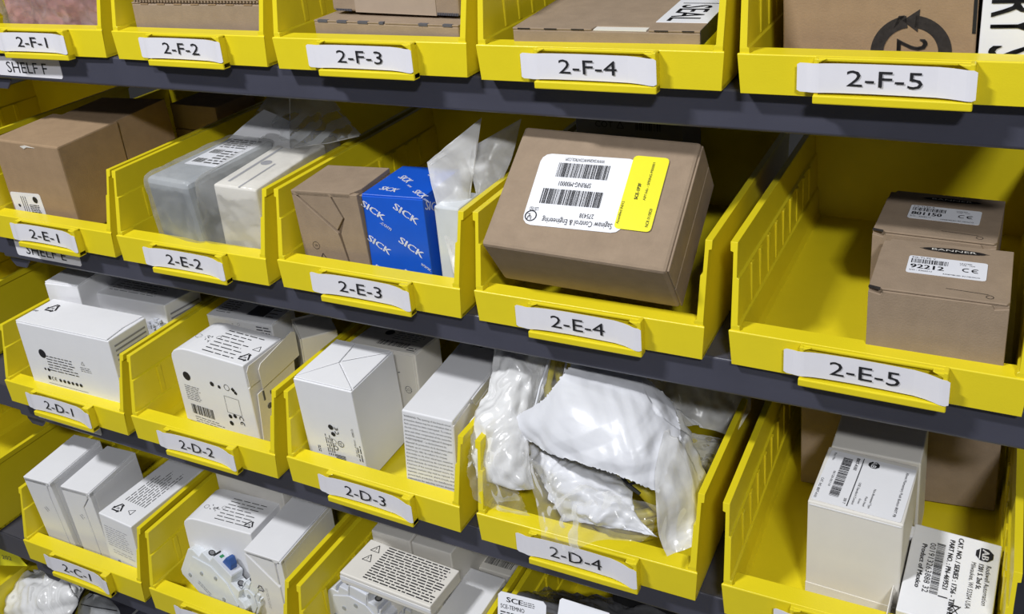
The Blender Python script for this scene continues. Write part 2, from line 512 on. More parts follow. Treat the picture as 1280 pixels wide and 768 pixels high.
X0, X1 = -.545, .545
SHY = {k_: .0125 for k_ in 'GFEDCB'}
shelf_labels = {'G': 'topmost dark steel shelf, empty, above the frame over the 2-F bins',
                'F': 'dark steel shelf with the SHELF F sticker carrying the 2-F bins',
                'E': 'dark steel shelf with the SHELF E sticker carrying the 2-E bins',
                'D': 'dark steel shelf with a half hidden sticker carrying the 2-D bins',
                'C': 'dark steel shelf carrying the 2-C bins',
                'B': 'lowest dark steel shelf, below the 2-C bins, holding the bagged cables'}
for r in 'GFEDCB':
    M = row_matrix(r)
    root = empty('steel_shelf', M, shelf_labels[r], 'shelf', 'steel shelves of the rack')
    y = SHY[r]
    mb = MB()
    mb.box(X0, X1, y, .335, -.0028, -.0012)
    mb.build('shelf_deck', STEEL, root)
    mb = MB()
    mb.prism([(y, -.0012), (y - .0014, -.0026), (y - .0014, -.031), (y, -.033), (y + .014, -.033), (y + .014, -.0312), (y + .002, -.0312), (y + .002, -.0028)], X0, X1, 'x')
    mb.build('shelf_lip', STEEL, root, bevel=.0006, seg=1)
    mb = MB()
    mb.prism([(.333, -.0012), (.335, -.033), (.321, -.033), (.321, -.0312), (.333, -.0312)], X0, X1, 'x')
    mb.build('shelf_lip', STEEL, root)
    # dark corner gusset at the left end
    mb = MB()
    mb.prism([(X0 + .001, -.012), (X0 + .001, -.040), (X0 + .008, -.047), (X0 + .026, -.047), (X0 + .034, -.038), (X0 + .034, -.012)], y + .004, y + .0065, 'y')
    mb.build('corner_gusset', STEEL, root, bevel=.0008)
    if r in 'FED':
        xa = {'F': -.435 - .083, 'E': -.4343 - .084, 'D': -.4312 - .081}[r]
        xb = {'F': -.4289 + .017, 'E': -.4343 + .025, 'D': -.4312 + .031}[r]
        zz = {'F': (-.0285, -.0060), 'E': (-.0265, -.0045), 'D': (-.0265, -.0045)}[r]
        z0, z1 = zz
        fm = Matrix(((1, 0, 0, xa), (0, 0, -1, y - .0015), (0, 1, 0, z0), (0, 0, 0, 1)))
        wl, hl = xb - xa, z1 - z0
        rr = .002
        pts = [(rr, 0), (wl - rr, 0), (wl, rr), (wl, hl - rr), (wl - rr, hl), (rr, hl), (0, hl - rr), (0, rr)]
        lab = MB().prism(pts, 0, .0004, 'z', fm).build('shelf_label', PAPER, root)
        Ink().text('SHELF ' + r, wl * .16, hl * .18, hl * .56, wl * .63).build('lettering', INK, lab, fm, .0006)

def upright(x, lab):
    root = empty('rack_post', Matrix.Translation((x, .0, 0)), lab, 'post', 'uprights of the rack')
    mb = MB()
    mb.prism([(-.018, .372), (.018, .372), (.018, .400), (.015, .400), (.015, .375), (-.015, .375), (-.015, .400), (-.018, .400)], -1.5, .55, 'z')
    mb.build('angle_post', SLATE, root)
    mb = MB()
    mb.prism([(-.018, .520), (.018, .520), (.018, .485), (.015, .485), (.015, .517), (-.015, .517), (-.015, .485), (-.018, .485)], -1.5, .55, 'z')
    mb.build('angle_post', SLATE, root)
    mb = MB()
    for z in (-1.0, -.3, .4):
        mb.box(-.003, .003, .400, .486, z, z + .03)
    mb.build('cross_brace', SLATE, root)
    return root


upright(-.557, 'black steel rack upright at the left end of the numbered shelves')
upright(.567, 'black steel rack upright at the right end of the numbered shelves')
# stubs of the neighbouring bay's shelves
for r in 'FEDCB':
    M = row_matrix(r)
    root = empty('steel_shelf', M, 'dark shelf end of the neighbouring bay, left of %s' % {'F': 'the SHELF F sticker', 'E': 'the SHELF E sticker', 'D': 'the sticker under 2-D-1', 'C': 'bin 2-C-1', 'B': 'the bagged cables'}[r], 'shelf', 'shelves of the neighbouring bay')
    mb = MB()
    mb.box(-.96, -.551, .02, .335, -.0028, -.0012)
    mb.build('shelf_deck', STEEL, root)
    mb = MB()
    mb.box(-.96, -.556, .019, .021, -.033, -.0012)
    mb.build('shelf_lip', STEEL, root)

# ---------------------------------------------------------------- the bins
def bin_body():
    mb = MB()
    L = .302
    # cross-section stations: (z, outer half width, inner half width)
    st = [(0, .0985, None), (.0030, .0985, .0895), (.0100, .0988, .0915), (.0325, .0994, .0926), (.0335, .0994, .0942), (.0680, .1002, .0952), (.0692, .1002, .0970), (.0880, .1008, .0976), (.0886, .1030, .0976), (.0955, .1033, .0977)]

    def yf(z):
        if z <= .0288: return .0004 * z / .0288
        return .0006 + (.0157 - .0006) * (z - .0288) / (.0955 - .0288)

    def yb_(z): return L - .004 * (1 - z / .0955)
    for s_ in (-1, 1):
        k = len(mb.v)
        n = len(st)
        vo = [(s_ * a[1], yf(a[0]), a[0]) for a in st] + [(s_ * a[1], yb_(a[0]), a[0]) for a in st]
        ii = st[1:]
        vi = [(s_ * a[2], yf(a[0]), a[0]) for a in ii] + [(s_ * a[2], yb_(a[0]) - .004, a[0]) for a in ii]
        mb.v += vo + vi
        m_ = len(ii)
        o2 = k + 2 * n
        for i in range(n - 1):
            mb.f.append((k + i, k + i + 1, k + n + i + 1, k + n + i))           # outer
        for i in range(m_ - 1):
            mb.f.append((o2 + i, o2 + m_ + i, o2 + m_ + i + 1, o2 + i + 1))     # inner
            mb.f.append((k + i + 1, o2 + i, o2 + i + 1, k + i + 2))             # front edge
            mb.f.append((k + n + i + 1, k + n + i + 2, o2 + m_ + i + 1, o2 + m_ + i))  # rear edge
        mb.f.append((k + n - 1, o2 + m_ - 1, o2 + 2 * m_ - 1, k + 2 * n - 1))    # rim
    # floor
    mb.box(-.0985, .0985, .002, L - .004, 0, .0030)
    # rear wall
    mb.prism([(L - .0085, .0015), (L - .004, .0005), (L, .0955), (L - .0045, .0955)], -.0987, .0987, 'x')
    # front wall with its broad flat lip
    P_ = [(0.0, .0), (-.0002, .0285), (.0004, .0292), (.0162, .0300), (.0160, .0288), (.0115, .0260), (.0105, .0030), (.0105, 0)]
    n = len(P_)
    def hw(y_, z): return .0985 + .0022 * z / .0288 if y_ < .002 else .0930
    k = len(mb.v)
    for s_ in (-1, 1):
        mb.v += [(s_ * hw(a, b), a, b) for a, b in P_]
    mb.f += [tuple(k + i for i in range(n)), tuple(k + n + i for i in reversed(range(n)))]
    mb.f += [(k + i, k + (i + 1) % n, k + n + (i + 1) % n, k + n + i) for i in range(n)]
    me = bpy.data.meshes.new('bin_body')
    me.from_pydata(mb.v, [], mb.f)
    bm = bmesh.new()
    bm.from_mesh(me)
    bmesh.ops.recalc_face_normals(bm, faces=bm.faces)
    # soften the front panel's lower corners
    bm.to_mesh(me)
    bm.free()
    me.materials.append(YEL)
    return me


def rib_mesh():
    mb = MB()
    mb.box(-.0035, .0035, 0, .0022, 0, .0335)
    me = mb.mesh('rib', bevel=.0012, seg=2)
    me.materials.append(YEL)
    return me


def holder_mesh():
    mb = MB()
    mb.prism([(-.0470, -.0018), (-.0470, .0288), (-.0438, .0288), (-.0438, -.0018)], -.0060, .0005, 'y')
    mb.prism([(.0490, -.0018), (.0490, .0292), (.0525, .0292), (.0525, -.0018)], -.0085, .0005, 'y')
    mb.box(-.0470, .0525, -.0092, .0005, -.0024, .0036)
    mb.box(-.0470, .0525, -.0036, .0005, .0262, .0290)
    mb.prism([(-.0455, .0245), (-.0455, .0285), (-.0385, .0285)], -.0058, .0, 'y')
    mb.prism([(.0505, .0235), (.0505, .0285), (.0420, .0285)], -.0085, .0, 'y')
    me = mb.mesh('label_holder', bevel=.0009, seg=2)
    me.materials.append(YEL)
    return me


BODY, RIB, HOLD = bin_body(), rib_mesh(), holder_mesh()
BNAMES = {}


def make_bin(key, label, code, ribs=True, Mx=None):
    M = Mx if Mx else FR(key, True)
    root = empty('storage_bin', M, label, 'bin', 'yellow bins on the shelves')
    b = link('body', BODY, None, root)
    md = b.modifiers.new('bev', 'BEVEL')
    md.width = .0007
    md.segments = 2
    md.limit_method = 'ANGLE'
    md.angle_limit = R_(35)
    link('label_holder', HOLD, None, root)
    if ribs:
        for s_ in (-1, 1):
            for i in range(9):
                y = .045 + .0265 * i
                o = link('rib', RIB, None, root)
                o.matrix_local = Matrix.Translation((s_ * .0957, y, .0340)) @ Matrix.Rotation(s_ * R_(90), 4, 'Z')
    if code:
        rnd = random.Random(code)
        dx, dz = rnd.uniform(-.0008, .0008), rnd.uniform(-.0006, .0006)
        xs = [-.0590, -.0570, -.0520, -.0485, -.0460, -.0440, -.0400, -.036, -.030, -.01, .01, .030, .038, .0430, .0470, .0490, .0510, .0532]
        ys = [-.0046, -.0048, -.0052, -.0062, -.0066, -.0067, -.0064, -.0062, -.0058, -.0050, -.0050, -.0054, -.0066, -.0078, -.0090, -.0092, -.0092, -.0092]
        zs = [-.0004, -.0004, -.0005, -.0003, 0, .0003, .0007, .0009, .0010, .0008, .0006, .0003, -.0001, -.0006, -.0011, -.0013, -.0013, -.0013]
        if code.startswith('2-F'):
            zs = [z * .35 for z in zs]
        vs, fs = [], []
        nr = 4
        for i, (x, y, z) in enumerate(zip(xs, ys, zs)):
            cut = .0012 if i in (0, len(xs) - 1) else 0
            for j in range(nr + 1):
                t = j / nr
                zz = .0046 + cut + (.0205 - 2 * cut) * t + z + dz
                vs.append((x + dx, y - .0004, zz))
        for i in range(len(xs) - 1):
            for j in range(nr):
                a = i * (nr + 1) + j
                fs.append((a, a + nr + 1, a + nr + 2, a + 1))
        me = bpy.data.meshes.new('paper_label')
        me.from_pydata(vs, [], fs)
        pl = link('paper_label', me, PAPER, root)
        sd = pl.modifiers.new('s', 'SOLIDIFY')
        sd.thickness = .0002
        sd.offset = 0
        fm = Matrix(((1, 0, 0, dx), (0, 0, -1, -.0062), (0, 1, 0, dz), (0, 0, 0, 1)))
        Ink().text(code, -.0025, .0100, .0112, .0475, mid=True).build('lettering', INK, pl, fm, .0002)
    return root


desc = {('F', 1): 'holding a bubble-wrapped part', ('F', 2): 'holding flat brown cartons', ('F', 3): 'holding two stacked flat cartons', ('F', 4): 'holding a flat carton with a SEAL label', ('F', 5): 'holding a tall brown carton with a round arrow mark',
        ('E', 1): 'holding brown cartons, at the left end of SHELF E', ('E', 2): 'holding bagged grey and white boxes', ('E', 3): 'holding a brown carton and a blue carton', ('E', 4): 'holding one big tilted brown carton', ('E', 5): 'holding two small brown cartons, half empty',
        ('D', 1): 'holding three white cartons', ('D', 2): 'holding an opened white carton', ('D', 3): 'holding white cartons, one covered in small print', ('D', 4): 'overflowing with crumpled plastic bags', ('D', 5): 'holding a tall white carton and a tilted parts carton',
        ('C', 1): 'holding three upright white cartons', ('C', 2): 'holding white cartons and a circuit breaker', ('C', 3): 'holding grey relays and a flat white carton', ('C', 4): 'holding dark bagged parts, under bin 2-D-4'}
for k, d in desc.items():
    code = '2-%s-%d' % k
    make_bin(k, ('yellow plastic bin labelled %s, %s' % (code, d)) if k != ('C', 4) else 'yellow plastic bin below bin 2-D-4, holding dark bagged parts', code)
make_bin(('C', 5), 'yellow plastic bin at the bottom right corner below bin 2-D-5', None, Mx=FR(('C', 5)))
make_bin(('B', 1), 'yellow bin of the neighbouring bay at the bottom left corner, beside the cable bag', None, Mx=FR(('B', 1)))
for r, xo, yo, lab in (('E', -.715, .0, 'yellow bin of the neighbouring bay, left of bin 2-E-1'), ('D', -.748, .01, 'yellow bin of the neighbouring bay, left of bin 2-D-1'), ('C', -.718, .0, 'yellow bin of the neighbouring bay, left of bin 2-C-1')):
    make_bin(None, lab, None, Mx=row_matrix(r) @ Matrix.Translation((xo, yo, .0)))

# ---------------------------------------------------------------- cartons, shelf F
r = carton('F2a', 'flat brown carton with fluted board edge, lying in bin 2-F-2', KRAFT, inset=('top',))
flap(r, 'F2a', 'top', [(0, .0), (.06, .0), (.07, .02), (1, .02), (1, 1), (0, 1)], KRAFT, name='lid')
q = BQ['F2a']
mb = MB()
for i in range(40):
    x = .004 + i * .004
    mb.box(x, x + .0018, -.0004, .006, q[8], q[8] + .0022)
o = mb.build('corrugation', KRAFT, r)
o['kind'] = 'stuff'
MB().box(.002, .160, -.0006, .09, q[8] + .0022, q[8] + .0032).build('liner_board', KRAFT, r)
mb = MB()
for i in range(7): mb.box(.012 + i * .022, .022 + i * .022, -.0004, .0006, q[8] - .0022, q[8] - .0012)
mb.build('perforation', KRAFT2, r)
r = carton('F2b', 'brown carton edge standing at the right wall of bin 2-F-2', KRAFT)

r = carton('F3a', 'lower flat brown carton with slotted front edge in bin 2-F-3', KRAFT, inset=('top',))
flap(r, 'F3a', 'top', [(0, .0), (.47, .0), (.49, .05), (.51, .0), (1, 0), (1, 1), (0, 1)], KRAFT, name='lid')
q = BQ['F3a']
mb = MB()
for a, b in ((.03, .10), (.17, .24), (.32, .39), (.47, .50), (.74, .80), (.90, .96)):
    mb.box(a * q[6], b * q[6], -.0004, .003, q[8] - .0018, q[8] + .0002)
mb.build('slot_edge', GINK, r)['kind'] = 'stuff'
r = carton('F3b', 'upper brown carton closed with clear tape in bin 2-F-3', KRAFT, bev=.002)
q = BQ['F3b']
MB().box(.026, .112, -.0005, q[7] * .8, -.0002, q[8] + .0004).build('packing_tape', GTAPE, r)
mb = MB()
for i in range(12): mb.box(.113 + i * .0018, .114 + i * .0018, -.0006, .001, .0004, .0028)
for i in range(10): mb.box(.004 + i * .0018, .005 + i * .0018, -.0006, .001, .0004, .0024)
mb.build('corrugation', GINK, r)

r = carton('F4a', 'flat brown carton with black and white SEAL label in bin 2-F-4', KRAFT, inset=('top',))
flap(r, 'F4a', 'top', [(0, 0), (.44, 0), (.45, .045), (.73, .045), (.74, 0), (1, 0), (1, 1), (0, 1)], KRAFT, name='lid')
MB().prism([(.068, .0005), (.110, .0005), (.110, .009), (.068, .009)], -.0015, -.0006, 'z', face_matrix(BQ['F4a'], 'top')).build('tuck_tab', CREAM, r)
q = BQ['F4a']
mb = MB()
for a, b in ((.03, .10), (.18, .25), (.33, .40), (.77, .84), (.91, .97)):
    mb.box(a * q[6], b * q[6], -.0003, .0005, q[8] - .0012, q[8] - .0002)
mb.build('perforation', KINK, r)
q = BQ['F4a']
c = fpx('F4a', 'top', 820, 28)
d = fpx('F4a', 'top', 858, 3)
M = face_matrix(q, 'top')
lab = MB().prism([(c.x, c.y), (q[6], c.y), (q[6], .19), (c.x, .19)], 0, .0004, 'z', M).build('seal_label', WLAB, r)
wl = q[6] - c.x
ln = (fpx('F4a', 'top', 860, 7) - c).y - .004
sub = M @ Matrix.Translation((c.x + wl * .18, c.y + .004 + ln, 0)) @ Matrix.Rotation(R_(-90), 4, 'Z')
Ink().text('SEAL', 0, 0, wl * .62, ln, bold=.0007).rect(-.007, -wl * .05, -.0055, wl * .78).build('lettering', INK, lab, sub, .0006)
# label folds over the right side
q = BQ['F4a']
fr_ = face_matrix(q, 'right')
MB().prism([(.0, .010), (.09, .010), (.09, q[8]), (.0, q[8])], 0, .0004, 'z', fr_).build('side_label', INK, r)
yl = MB().prism([(.002, .004), (.06, .004), (.06, .024), (.002, .024)], .0005, .0008, 'z', fr_).build('yellow_side_label', YLAB, r)
Ink().barcode(.004, .007, .05, .013, 20).text('10 04 24', .005, .017, .003).build('lettering', INK, yl, fr_, .0010)
c = fpx('F4a', 'top', 812, -8)
Ink().ring(c.x, c.y, .026, .0012, 30, sy=.55).ring(c.x, c.y, .020, .0009, 26, sy=.5).line((c.x - .014, c.y - .008), (c.x - .004, c.y + .004), .0012).line((c.x - .004, c.y - .010), (c.x + .012, c.y - .003), .0012).disc(c.x + .030, c.y - .006, .0012).build('printing', KINK, r, face_matrix(q, 'top'))

r = carton('F5a', 'tall brown carton with a round arrow recycling mark in bin 2-F-5', KRAFT2)
fm = face_matrix(BQ['F5a'], 'front')
c = fpx('F5a', 'front', 1138, 66)
rr = .0262
ink = Ink().ring(c.x, c.y, rr, .0085, 26, R_(-100), R_(84)).ring(c.x, c.y, rr, .0085, 20, R_(98), R_(240))
t = c + V((0, rr - .0042))
ink.poly([(t.x - .0060, t.y + .0006), (t.x + .0050, t.y + .0085), (t.x + .0040, t.y - .0075)])
ink.poly([(t.x - .0045, t.y + .0042), (t.x - .0085, t.y + .0038), (t.x - .0115, t.y - .0050), (t.x - .0075, t.y - .0005)])
ink.build('printing', KINK, r, fm)
Ink().text('25', -.004, -.009, .0200, .018, bold=.0008).build('printing', KINK, r, fm @ Matrix.Translation((c.x, c.y + .006, 0)) @ Matrix.Rotation(R_(-90), 4, 'Z'))
MB().prism([(.1245, .03), (.1268, .03), (.1268, .1), (.1245, .1)], 0, .0005, 'z', fm).build('black_tape', BLACK, r)
r = carton('F5b', 'white and black labelled box at the right end of bin 2-F-5', WLAB)
M, a, b, par = decal(r, 'F5b', 'front', (1240, 0), (1236, 66), (1290, 2), None)
Ink().text('RY S', -a * .01, 0, .0310, a * 1.10, bold=.0005).build('lettering', INK, r, M)

# ---------------------------------------------------------------- cartons, shelf E
r = carton('E1a', 'large brown carton at the front of bin 2-E-1 with small white label', KRAFT2, bev=.002, jit=.0002)
M, a, b, par = decal(r, 'E1a', 'front', (22, 266), (59, 270), (13.5, 239.5), PAPER)
ink = Ink().disc(a * .80, b * .72, .0042, 8).disc(a * .2, b * .40, .002, 8)
ink.para(a * .55, b * .1, a * .9, b * .5, 5)
for i in range(3): ink.line((a * (.34 + i * .07), b * .1), (a * (.34 + i * .07), b * .85), .0007)
ink.build('lettering', INK, par, M)
q = BQ['E1a']
MB().prism([(.052, -.001), (.058, -.0035), (.063, -.001), (.076, -.0008), (.060, .0008)], 0, .0006, 'z', face_matrix(q, 'front') @ Matrix.Translation((-.004, q[8] - .0035, 0))).build('torn_corner', CREAM, r)
r = carton('E1b', 'shaded brown carton standing directly behind the large one in bin 2-E-1', KRAFT2, bev=.0015, inset=('right',))
flap(r, 'E1b', 'right', [(0, 0), (1, 0), (1, .49), (0, .49)], KRAFT2)
flap(r, 'E1b', 'right', [(0, .51), (1, .51), (1, 1), (0, 1)], KRAFT2)
r = carton('E1c', 'rearmost brown carton in the shadow of bin 2-E-1', KRAFT, bev=.0015, inset=('front',))
flap(r, 'E1c', 'front', [(0, 0), (1, 0), (1, .66), (0, .66)], KRAFT)
flap(r, 'E1c', 'front', [(0, .68), (1, .68), (1, 1), (0, 1)], KRAFT)

r = carton('E3a', 'brown carton with folded front flaps in bin 2-E-3', KRAFT, inset=('front', 'top'), bev=.0008, i=.005)
flap(r, 'E3a', 'front', [(0, 0), (.70, 0), (.63, .40), (.60, .52), (.02, .97), (0, .98)], KRAFT, .005)
flap(r, 'E3a', 'front', [(.04, .985), (.60, .56), (.72, .70), (.57, .985)], KRAFT, .005)
flap(r, 'E3a', 'front', [(.60, .985), (.745, .70), (.645, .52), (.66, .40), (.72, 0), (1, 0), (1, .985)], KRAFT, .005)
flap(r, 'E3a', 'top', [(0, 0), (.90, 0), (.975, .2), (.975, 1), (0, 1)], KRAFT, .005)
c = fpx('E3a', 'front', 395.5, 306.5)
Ink().ring(c.x, c.y, .0040, .0004, 18).text('20', c.x, c.y - .001, .0022, mid=True).tri(c.x + .006, c.y - .014, .006, .0007).build('printing', KINK, r, face_matrix(BQ['E3a'], 'front'))

r = carton('E3b', 'blue carton printed with white SICK lettering in bin 2-E-3', BLUE, inset=('top',), bev=.0007)
flap(r, 'E3b', 'top', [(0, 0.01), (.985, .01), (.985, 1), (0, 1)], BLUE)
# slanting print on front, top and side
def slant(face, items, par, m_=WINK, skew=0):
    q = BQ['E3b']
    for t, u, v, wpx, ang, h in items:
        c = fpx('E3b', face, u, v)
        F = face_matrix(q, face) @ Matrix.Translation((c.x, c.y, 0)) @ Matrix.Rotation(R_(ang), 4, 'Z')
        Ink().text(t, 0, 0, h, wpx, bold=.0006 if t == 'SICK' else .0001).build('lettering', m_, par, F)
slant('front', [('SICK', 451, 256, .0260, -33, .0062), ('.com', 475, 279, .0125, -33, .0042), ('SICK', 491, 260, .0270, -33, .0066), ('SICK', 459, 299, .0260, -33, .0062), ('SICK', 498, 302, .0270, -33, .0066),
                ('www.', 526, 331, .0115, -33, .0040), ('SICK', 468, 335, .0120, -33, .0055), ('SICK', 504, 341, .0120, -33, .0055)], r)
slant('top', [('SICK', 473, 237, .0200, -12, .0082), ('SICK', 497, 222, .0210, -38, .0080), ('www.', 508, 232, .0090, -38, .0035), ('SICK', 515, 240, .0220, -38, .0070), ('.com', 528, 249, .009, -38, .003), ('SI', 534, 219, .008, -38, .0070)], r)
slant('right', [('SICK', 531, 262, .030, -25, .0080)], r)
q = BQ['E3b']
Ink().rect(.02, .006, .024, .05).rect(.03, .004, .05, .008).ring(.045, .02, .006, .001).ring(.045, .035, .006, .001).build('printing', INK, r, face_matrix(q, 'right'))

r = carton('E4a', 'big brown carton tilted forward in bin 2-E-4 with white barcode label', KRAFT, bev=.003, jit=.0003, inset=('right',))
flap(r, 'E4a', 'right', [(0.015, 0.02), (.98, .02), (.98, .49), (.015, .49)], KRAFT)
flap(r, 'E4a', 'right', [(0.015, .51), (.98, .51), (.98, .97), (.015, .97)], KRAFT)
M, a, b, par = decal(r, 'E4a', 'top', (800, 200), (679, 192), (778, 293), WLAB)
ink = Ink()
ink.text('WWW.SAGINAWCONTROL.COM', a * .34, b * .045, b * .045, a * .40)
ink.barcode(a * .27, b * .12, a * .80, b * .32, 36)
ink.text('SPRING-M00001', a * .41, b * .38, b * .065, a * .33)
ink.barcode(a * .27, b * .49, a * .88, b * .70, 40)
ink.text('275438', a * .30, b * .79, b * .06, a * .14)
ink.text('Saginaw Control & Engineering', a * .10, b * .885, b * .075, a * .70)
ink.text('LISTED', a * .87, b * .76, b * .05, a * .09)
ink.ring(a * .925, b * .88, b * .075, b * .014, 20)
ink.text('U', a * .915, b * .875, b * .06).text('L', a * .935, b * .85, b * .06)
ink.build('lettering', INK, par, M)
M, a, b, par = decal(r, 'E4a', 'top', (813, 291.5), (838, 199), (767, 286), YLAB, name='label', off=.0007)
ink = Ink()
ink.text('Assembled IN012', a * .06, b * .90, b * .07, a * .30)
ink.text('SCE-1P3F', a * .40, b * .58, b * .09, a * .22, bold=.0003)
ink.text('AIM Info - SPRING-M00001', a * .40, b * .36, b * .07, a * .52)
ink.text('NCR 01/0820', a * .06, b * .10, b * .08, a * .24)
ink.build('lettering', INK, par, M)
r = carton('E4b', 'grey carton with faint marks behind the big tilted carton in bin 2-E-4', GREYD)
q = BQ['E4b']
Ink().text('COT', .02, .118, .006).tri(.045, .12, .004, .0008).barcode(.06, .117, .085, .124, 12).build('printing', INK, r, face_matrix(q, 'front'))

def banner(key, lab, num, sub):
    r = carton(key, lab, KRAFT, inset=('top', 'front'), bev=.0008)
    flap(r, key, 'top', [(0.0, 0.012), (.98, .012), (1, .06), (1, 1), (0.06, 1), (0.0, .8)], KRAFT)
    flap(r, key, 'front', [(0, 0), (1, 0), (1, .955), (.90, .93), (.88, .975), (.10, .975), (.09, .935), (0, .96)], KRAFT)
    q = BQ[key]
    W, D = q[6], q[7]
    fm = face_matrix(q, 'top')
    MB().prism([(.0, .0), (.008, -.002), (.008, .0005), (.0, .0025)], 0, .0010, 'z', fm).build('torn_corner', KINK, r)
    lw, lh = .0520, .0270
    M = fm @ Matrix.Translation((W * .235, D * .36, .0002))
    pts = []
    for cx, cy, a in ((lw - .002, .002, -90), (lw - .002, lh - .002, 0), (.002, lh - .002, 90), (.002, .002, 180)):
        pts += [(cx + .002 * math.cos(R_(a + t)), cy + .002 * math.sin(R_(a + t))) for t in (0, 45, 90)]
    par = MB().prism(pts, 0, .0003, 'z', M).build('label', WLAB, r)
    ink = Ink().text(sub, .002, .0233, .0022, .016).barcode(.002, .0155, .0265, .0222, 24)
    ink.text(num, .002, .0075, .0062, .0220, bold=.0005).text('S/O : 3266213', .002, .0033, .0018, .015)
    ink.text('UNITED', .034, .0215, .0016).text('TYPE : 1234', .034, .0190, .0014).ce(.036, .0095, .0060)
    ink.text('ASSEMBLED IN MEXICO', .024, .0022, .0016, .024)
    ink.build('lettering', INK, par, M, .0005)
    # oval maker's mark on the board
    cx, cy = W * .56, D * .87
    vs = [(cx + .0215 * math.cos(t * math.pi / 14) * (1), cy + .0036 * math.sin(t * math.pi / 14)) for t in range(28)]
    Ink().poly([(cx - .024, cy), (cx, cy + .0042), (cx + .024, cy), (cx, cy - .0042)]).poly(vs).build('printing', KINK, r, fm)
    Ink().text('BANNER', cx, cy - .0014, .0028, .030, mid=True).build('lettering', CREAM, r, fm, .0006)
    Ink().line((W * .55, D * .15), (W * .85, D * .13), .0004).ring(W * .86, D * .09, .0025, .0004, 10).build('printing', KINK, r, fm)
    return r


banner('E5a', 'front one of two small brown cartons in bin 2-E-5, numbered 92212', '92212', 'SG-TL70 Y')
banner('E5b', 'rear one of two small brown cartons in bin 2-E-5, numbered 801150', '801150', 'SG-TL50 R')
q = BQ['E5a']

# bagged boxes in 2-E-2
def filmwrap(key, g, m_, par, amp=.0022, seed=1, fr=55, grow=None):
    q = BQ[key]
    W, D, H = q[6:9]
    a, b, c, d, e, f = g       # x0 x1 y0 y1 z0 z1
    bm = bmesh.new()
    bmesh.ops.create_cube(bm, size=1)
    bmesh.ops.subdivide_edges(bm, edges=bm.edges[:], cuts=22, use_grid_fill=True)
    for v_ in bm.verts:
        p = v_.co
        n = V((p.x, p.y, p.z))
        s4 = (abs(2 * p.x) ** 10 + abs(2 * p.y) ** 10 + abs(2 * p.z) ** 10) ** .1
        n = n / max(s4, 1e-6)
        v_.co = V((a + (n.x + .5) * (b - a), c + (n.y + .5) * (d - c), e + (n.z + .5) * (f - e)))
        o = n.normalized()
        k = noise.noise(v_.co * fr + V((seed, 0, 0))) + .6 * (1 - 2 * abs(noise.noise(v_.co * fr * 2.3 + V((0, seed, 0)))))
        v_.co += o * amp * k
    me = bpy.data.meshes.new('bag_film')
    bm.to_mesh(me)
    bm.free()
    for p in me.polygons: p.use_smooth = True
    return link('bag_film', me, m_, par)


r = carton('E2a', 'grey box wrapped in clear film at the left of bin 2-E-2', GREYP, name='wrapped_box', bev=.006)
q = BQ['E2a']
filmwrap('E2a', (-.004, q[6] + .003, -.004, q[7] + .002, -.0, q[8] + .0040), FILM, r, .0014, 3)
M = face_matrix(q, 'top') @ Matrix.Translation((.016, .040, .0)) @ Matrix.Rotation(R_(3), 4, 'Z')
par = MB().prism([(0, 0), (.050, 0), (.050, .075), (0, .075)], 0, .0004, 'z', M).build('label', WLAB, r)
Ink().barcode(.004, .030, .020, .040, 12).para(.022, .004, .046, .04, 6).barcode(.004, .006, .020, .016, 14).para(.003, .045, .046, .07, 5).build('lettering', INK, par, M, .0006)
r = carton('E2b', 'cream box in a loose clear bag at the right of bin 2-E-2', CREAM, name='bagged_box', bev=.002)
q = BQ['E2b']
filmwrap('E2b', (-.024, q[6] + .0045, -.0065, q[7] + .030, 0, q[8] + .006), FILM, r, .0024, 9, 38)
M = face_matrix(q, 'top')
Ink().rect(.010, .01, .013, .10).rect(.030, .0, .032, .06).disc(.02, .06, .006, 12).build('printing', SINK, r, M)

# ---------------------------------------------------------------- cartons, shelf D
def lines(ink, x0, y0, x1, y1, n, **k):
    return ink.para(x0, y0, x1, y1, n, **k)


r = carton('D1a', 'wide white carton at the front of bin 2-D-1 with a round black logo', CARD, inset=('top',))
flap(r, 'D1a', 'top', [(0, 0.01), (.985, .01), (.96, .5), (.975, 1), (0, 1)], CARD)
q = BQ['D1a']
fm = face_matrix(q, 'front')
def P(key, face, u, v): return fpx(key, face, u, v)
c = P('D1a', 'front', 53, 442)
ink = Ink().disc(c.x, c.y, .0058, 14)
c2 = P('D1a', 'front', 62, 460)
ink.para(c2.x, c2.y - .004, c2.x + .050, c2.y + .018, 6, .28)
c2 = P('D1a', 'front', 57, 461)
ink.disc(c2.x, c2.y, .0016, 8).disc(c2.x + .006, c2.y, .0022, 8)
c2 = P('D1a', 'front', 61, 472)
ink.rect(c2.x, c2.y - .002, c2.x + .004, c2.y + .003).ce(c2.x + .006, c2.y - .002, .0048)
for i in range(6): ink.disc(c2.x + .0205 + i * .0068, c2.y, .0024, 5 + i % 3)
c2 = P('D1a', 'front', 62, 478)
ink.line((c2.x, c2.y), (c2.x + .065, c2.y - .001), .0004)
c2 = P('D1a', 'front', 100, 458)
ink.tri(c2.x + .006, c2.y + .004, .003, .0004).para(c2.x, c2.y - .007, c2.x + .018, c2.y, 3, .25)
ink.build('printing', INK, r, fm)
c = P('D1a', 'top', 66, 386)
Ink().recycle(c.x, c.y, .0105).text('PAP', c.x - .020, c.y - .012, .003).build('printing', INK, r, face_matrix(q, 'top') @ Matrix.Identity(4))
fm = face_matrix(q, 'right')
ink = Ink()
for i in range(11): ink.rect(.006, .035 + i * .0058, q[7] - .004, .0372 + i * .0058)
ink.build('printing', SINK, r, fm)
r2 = carton('D1b', 'narrow white carton at the back left of bin 2-D-1', CARD, inset=('top',))
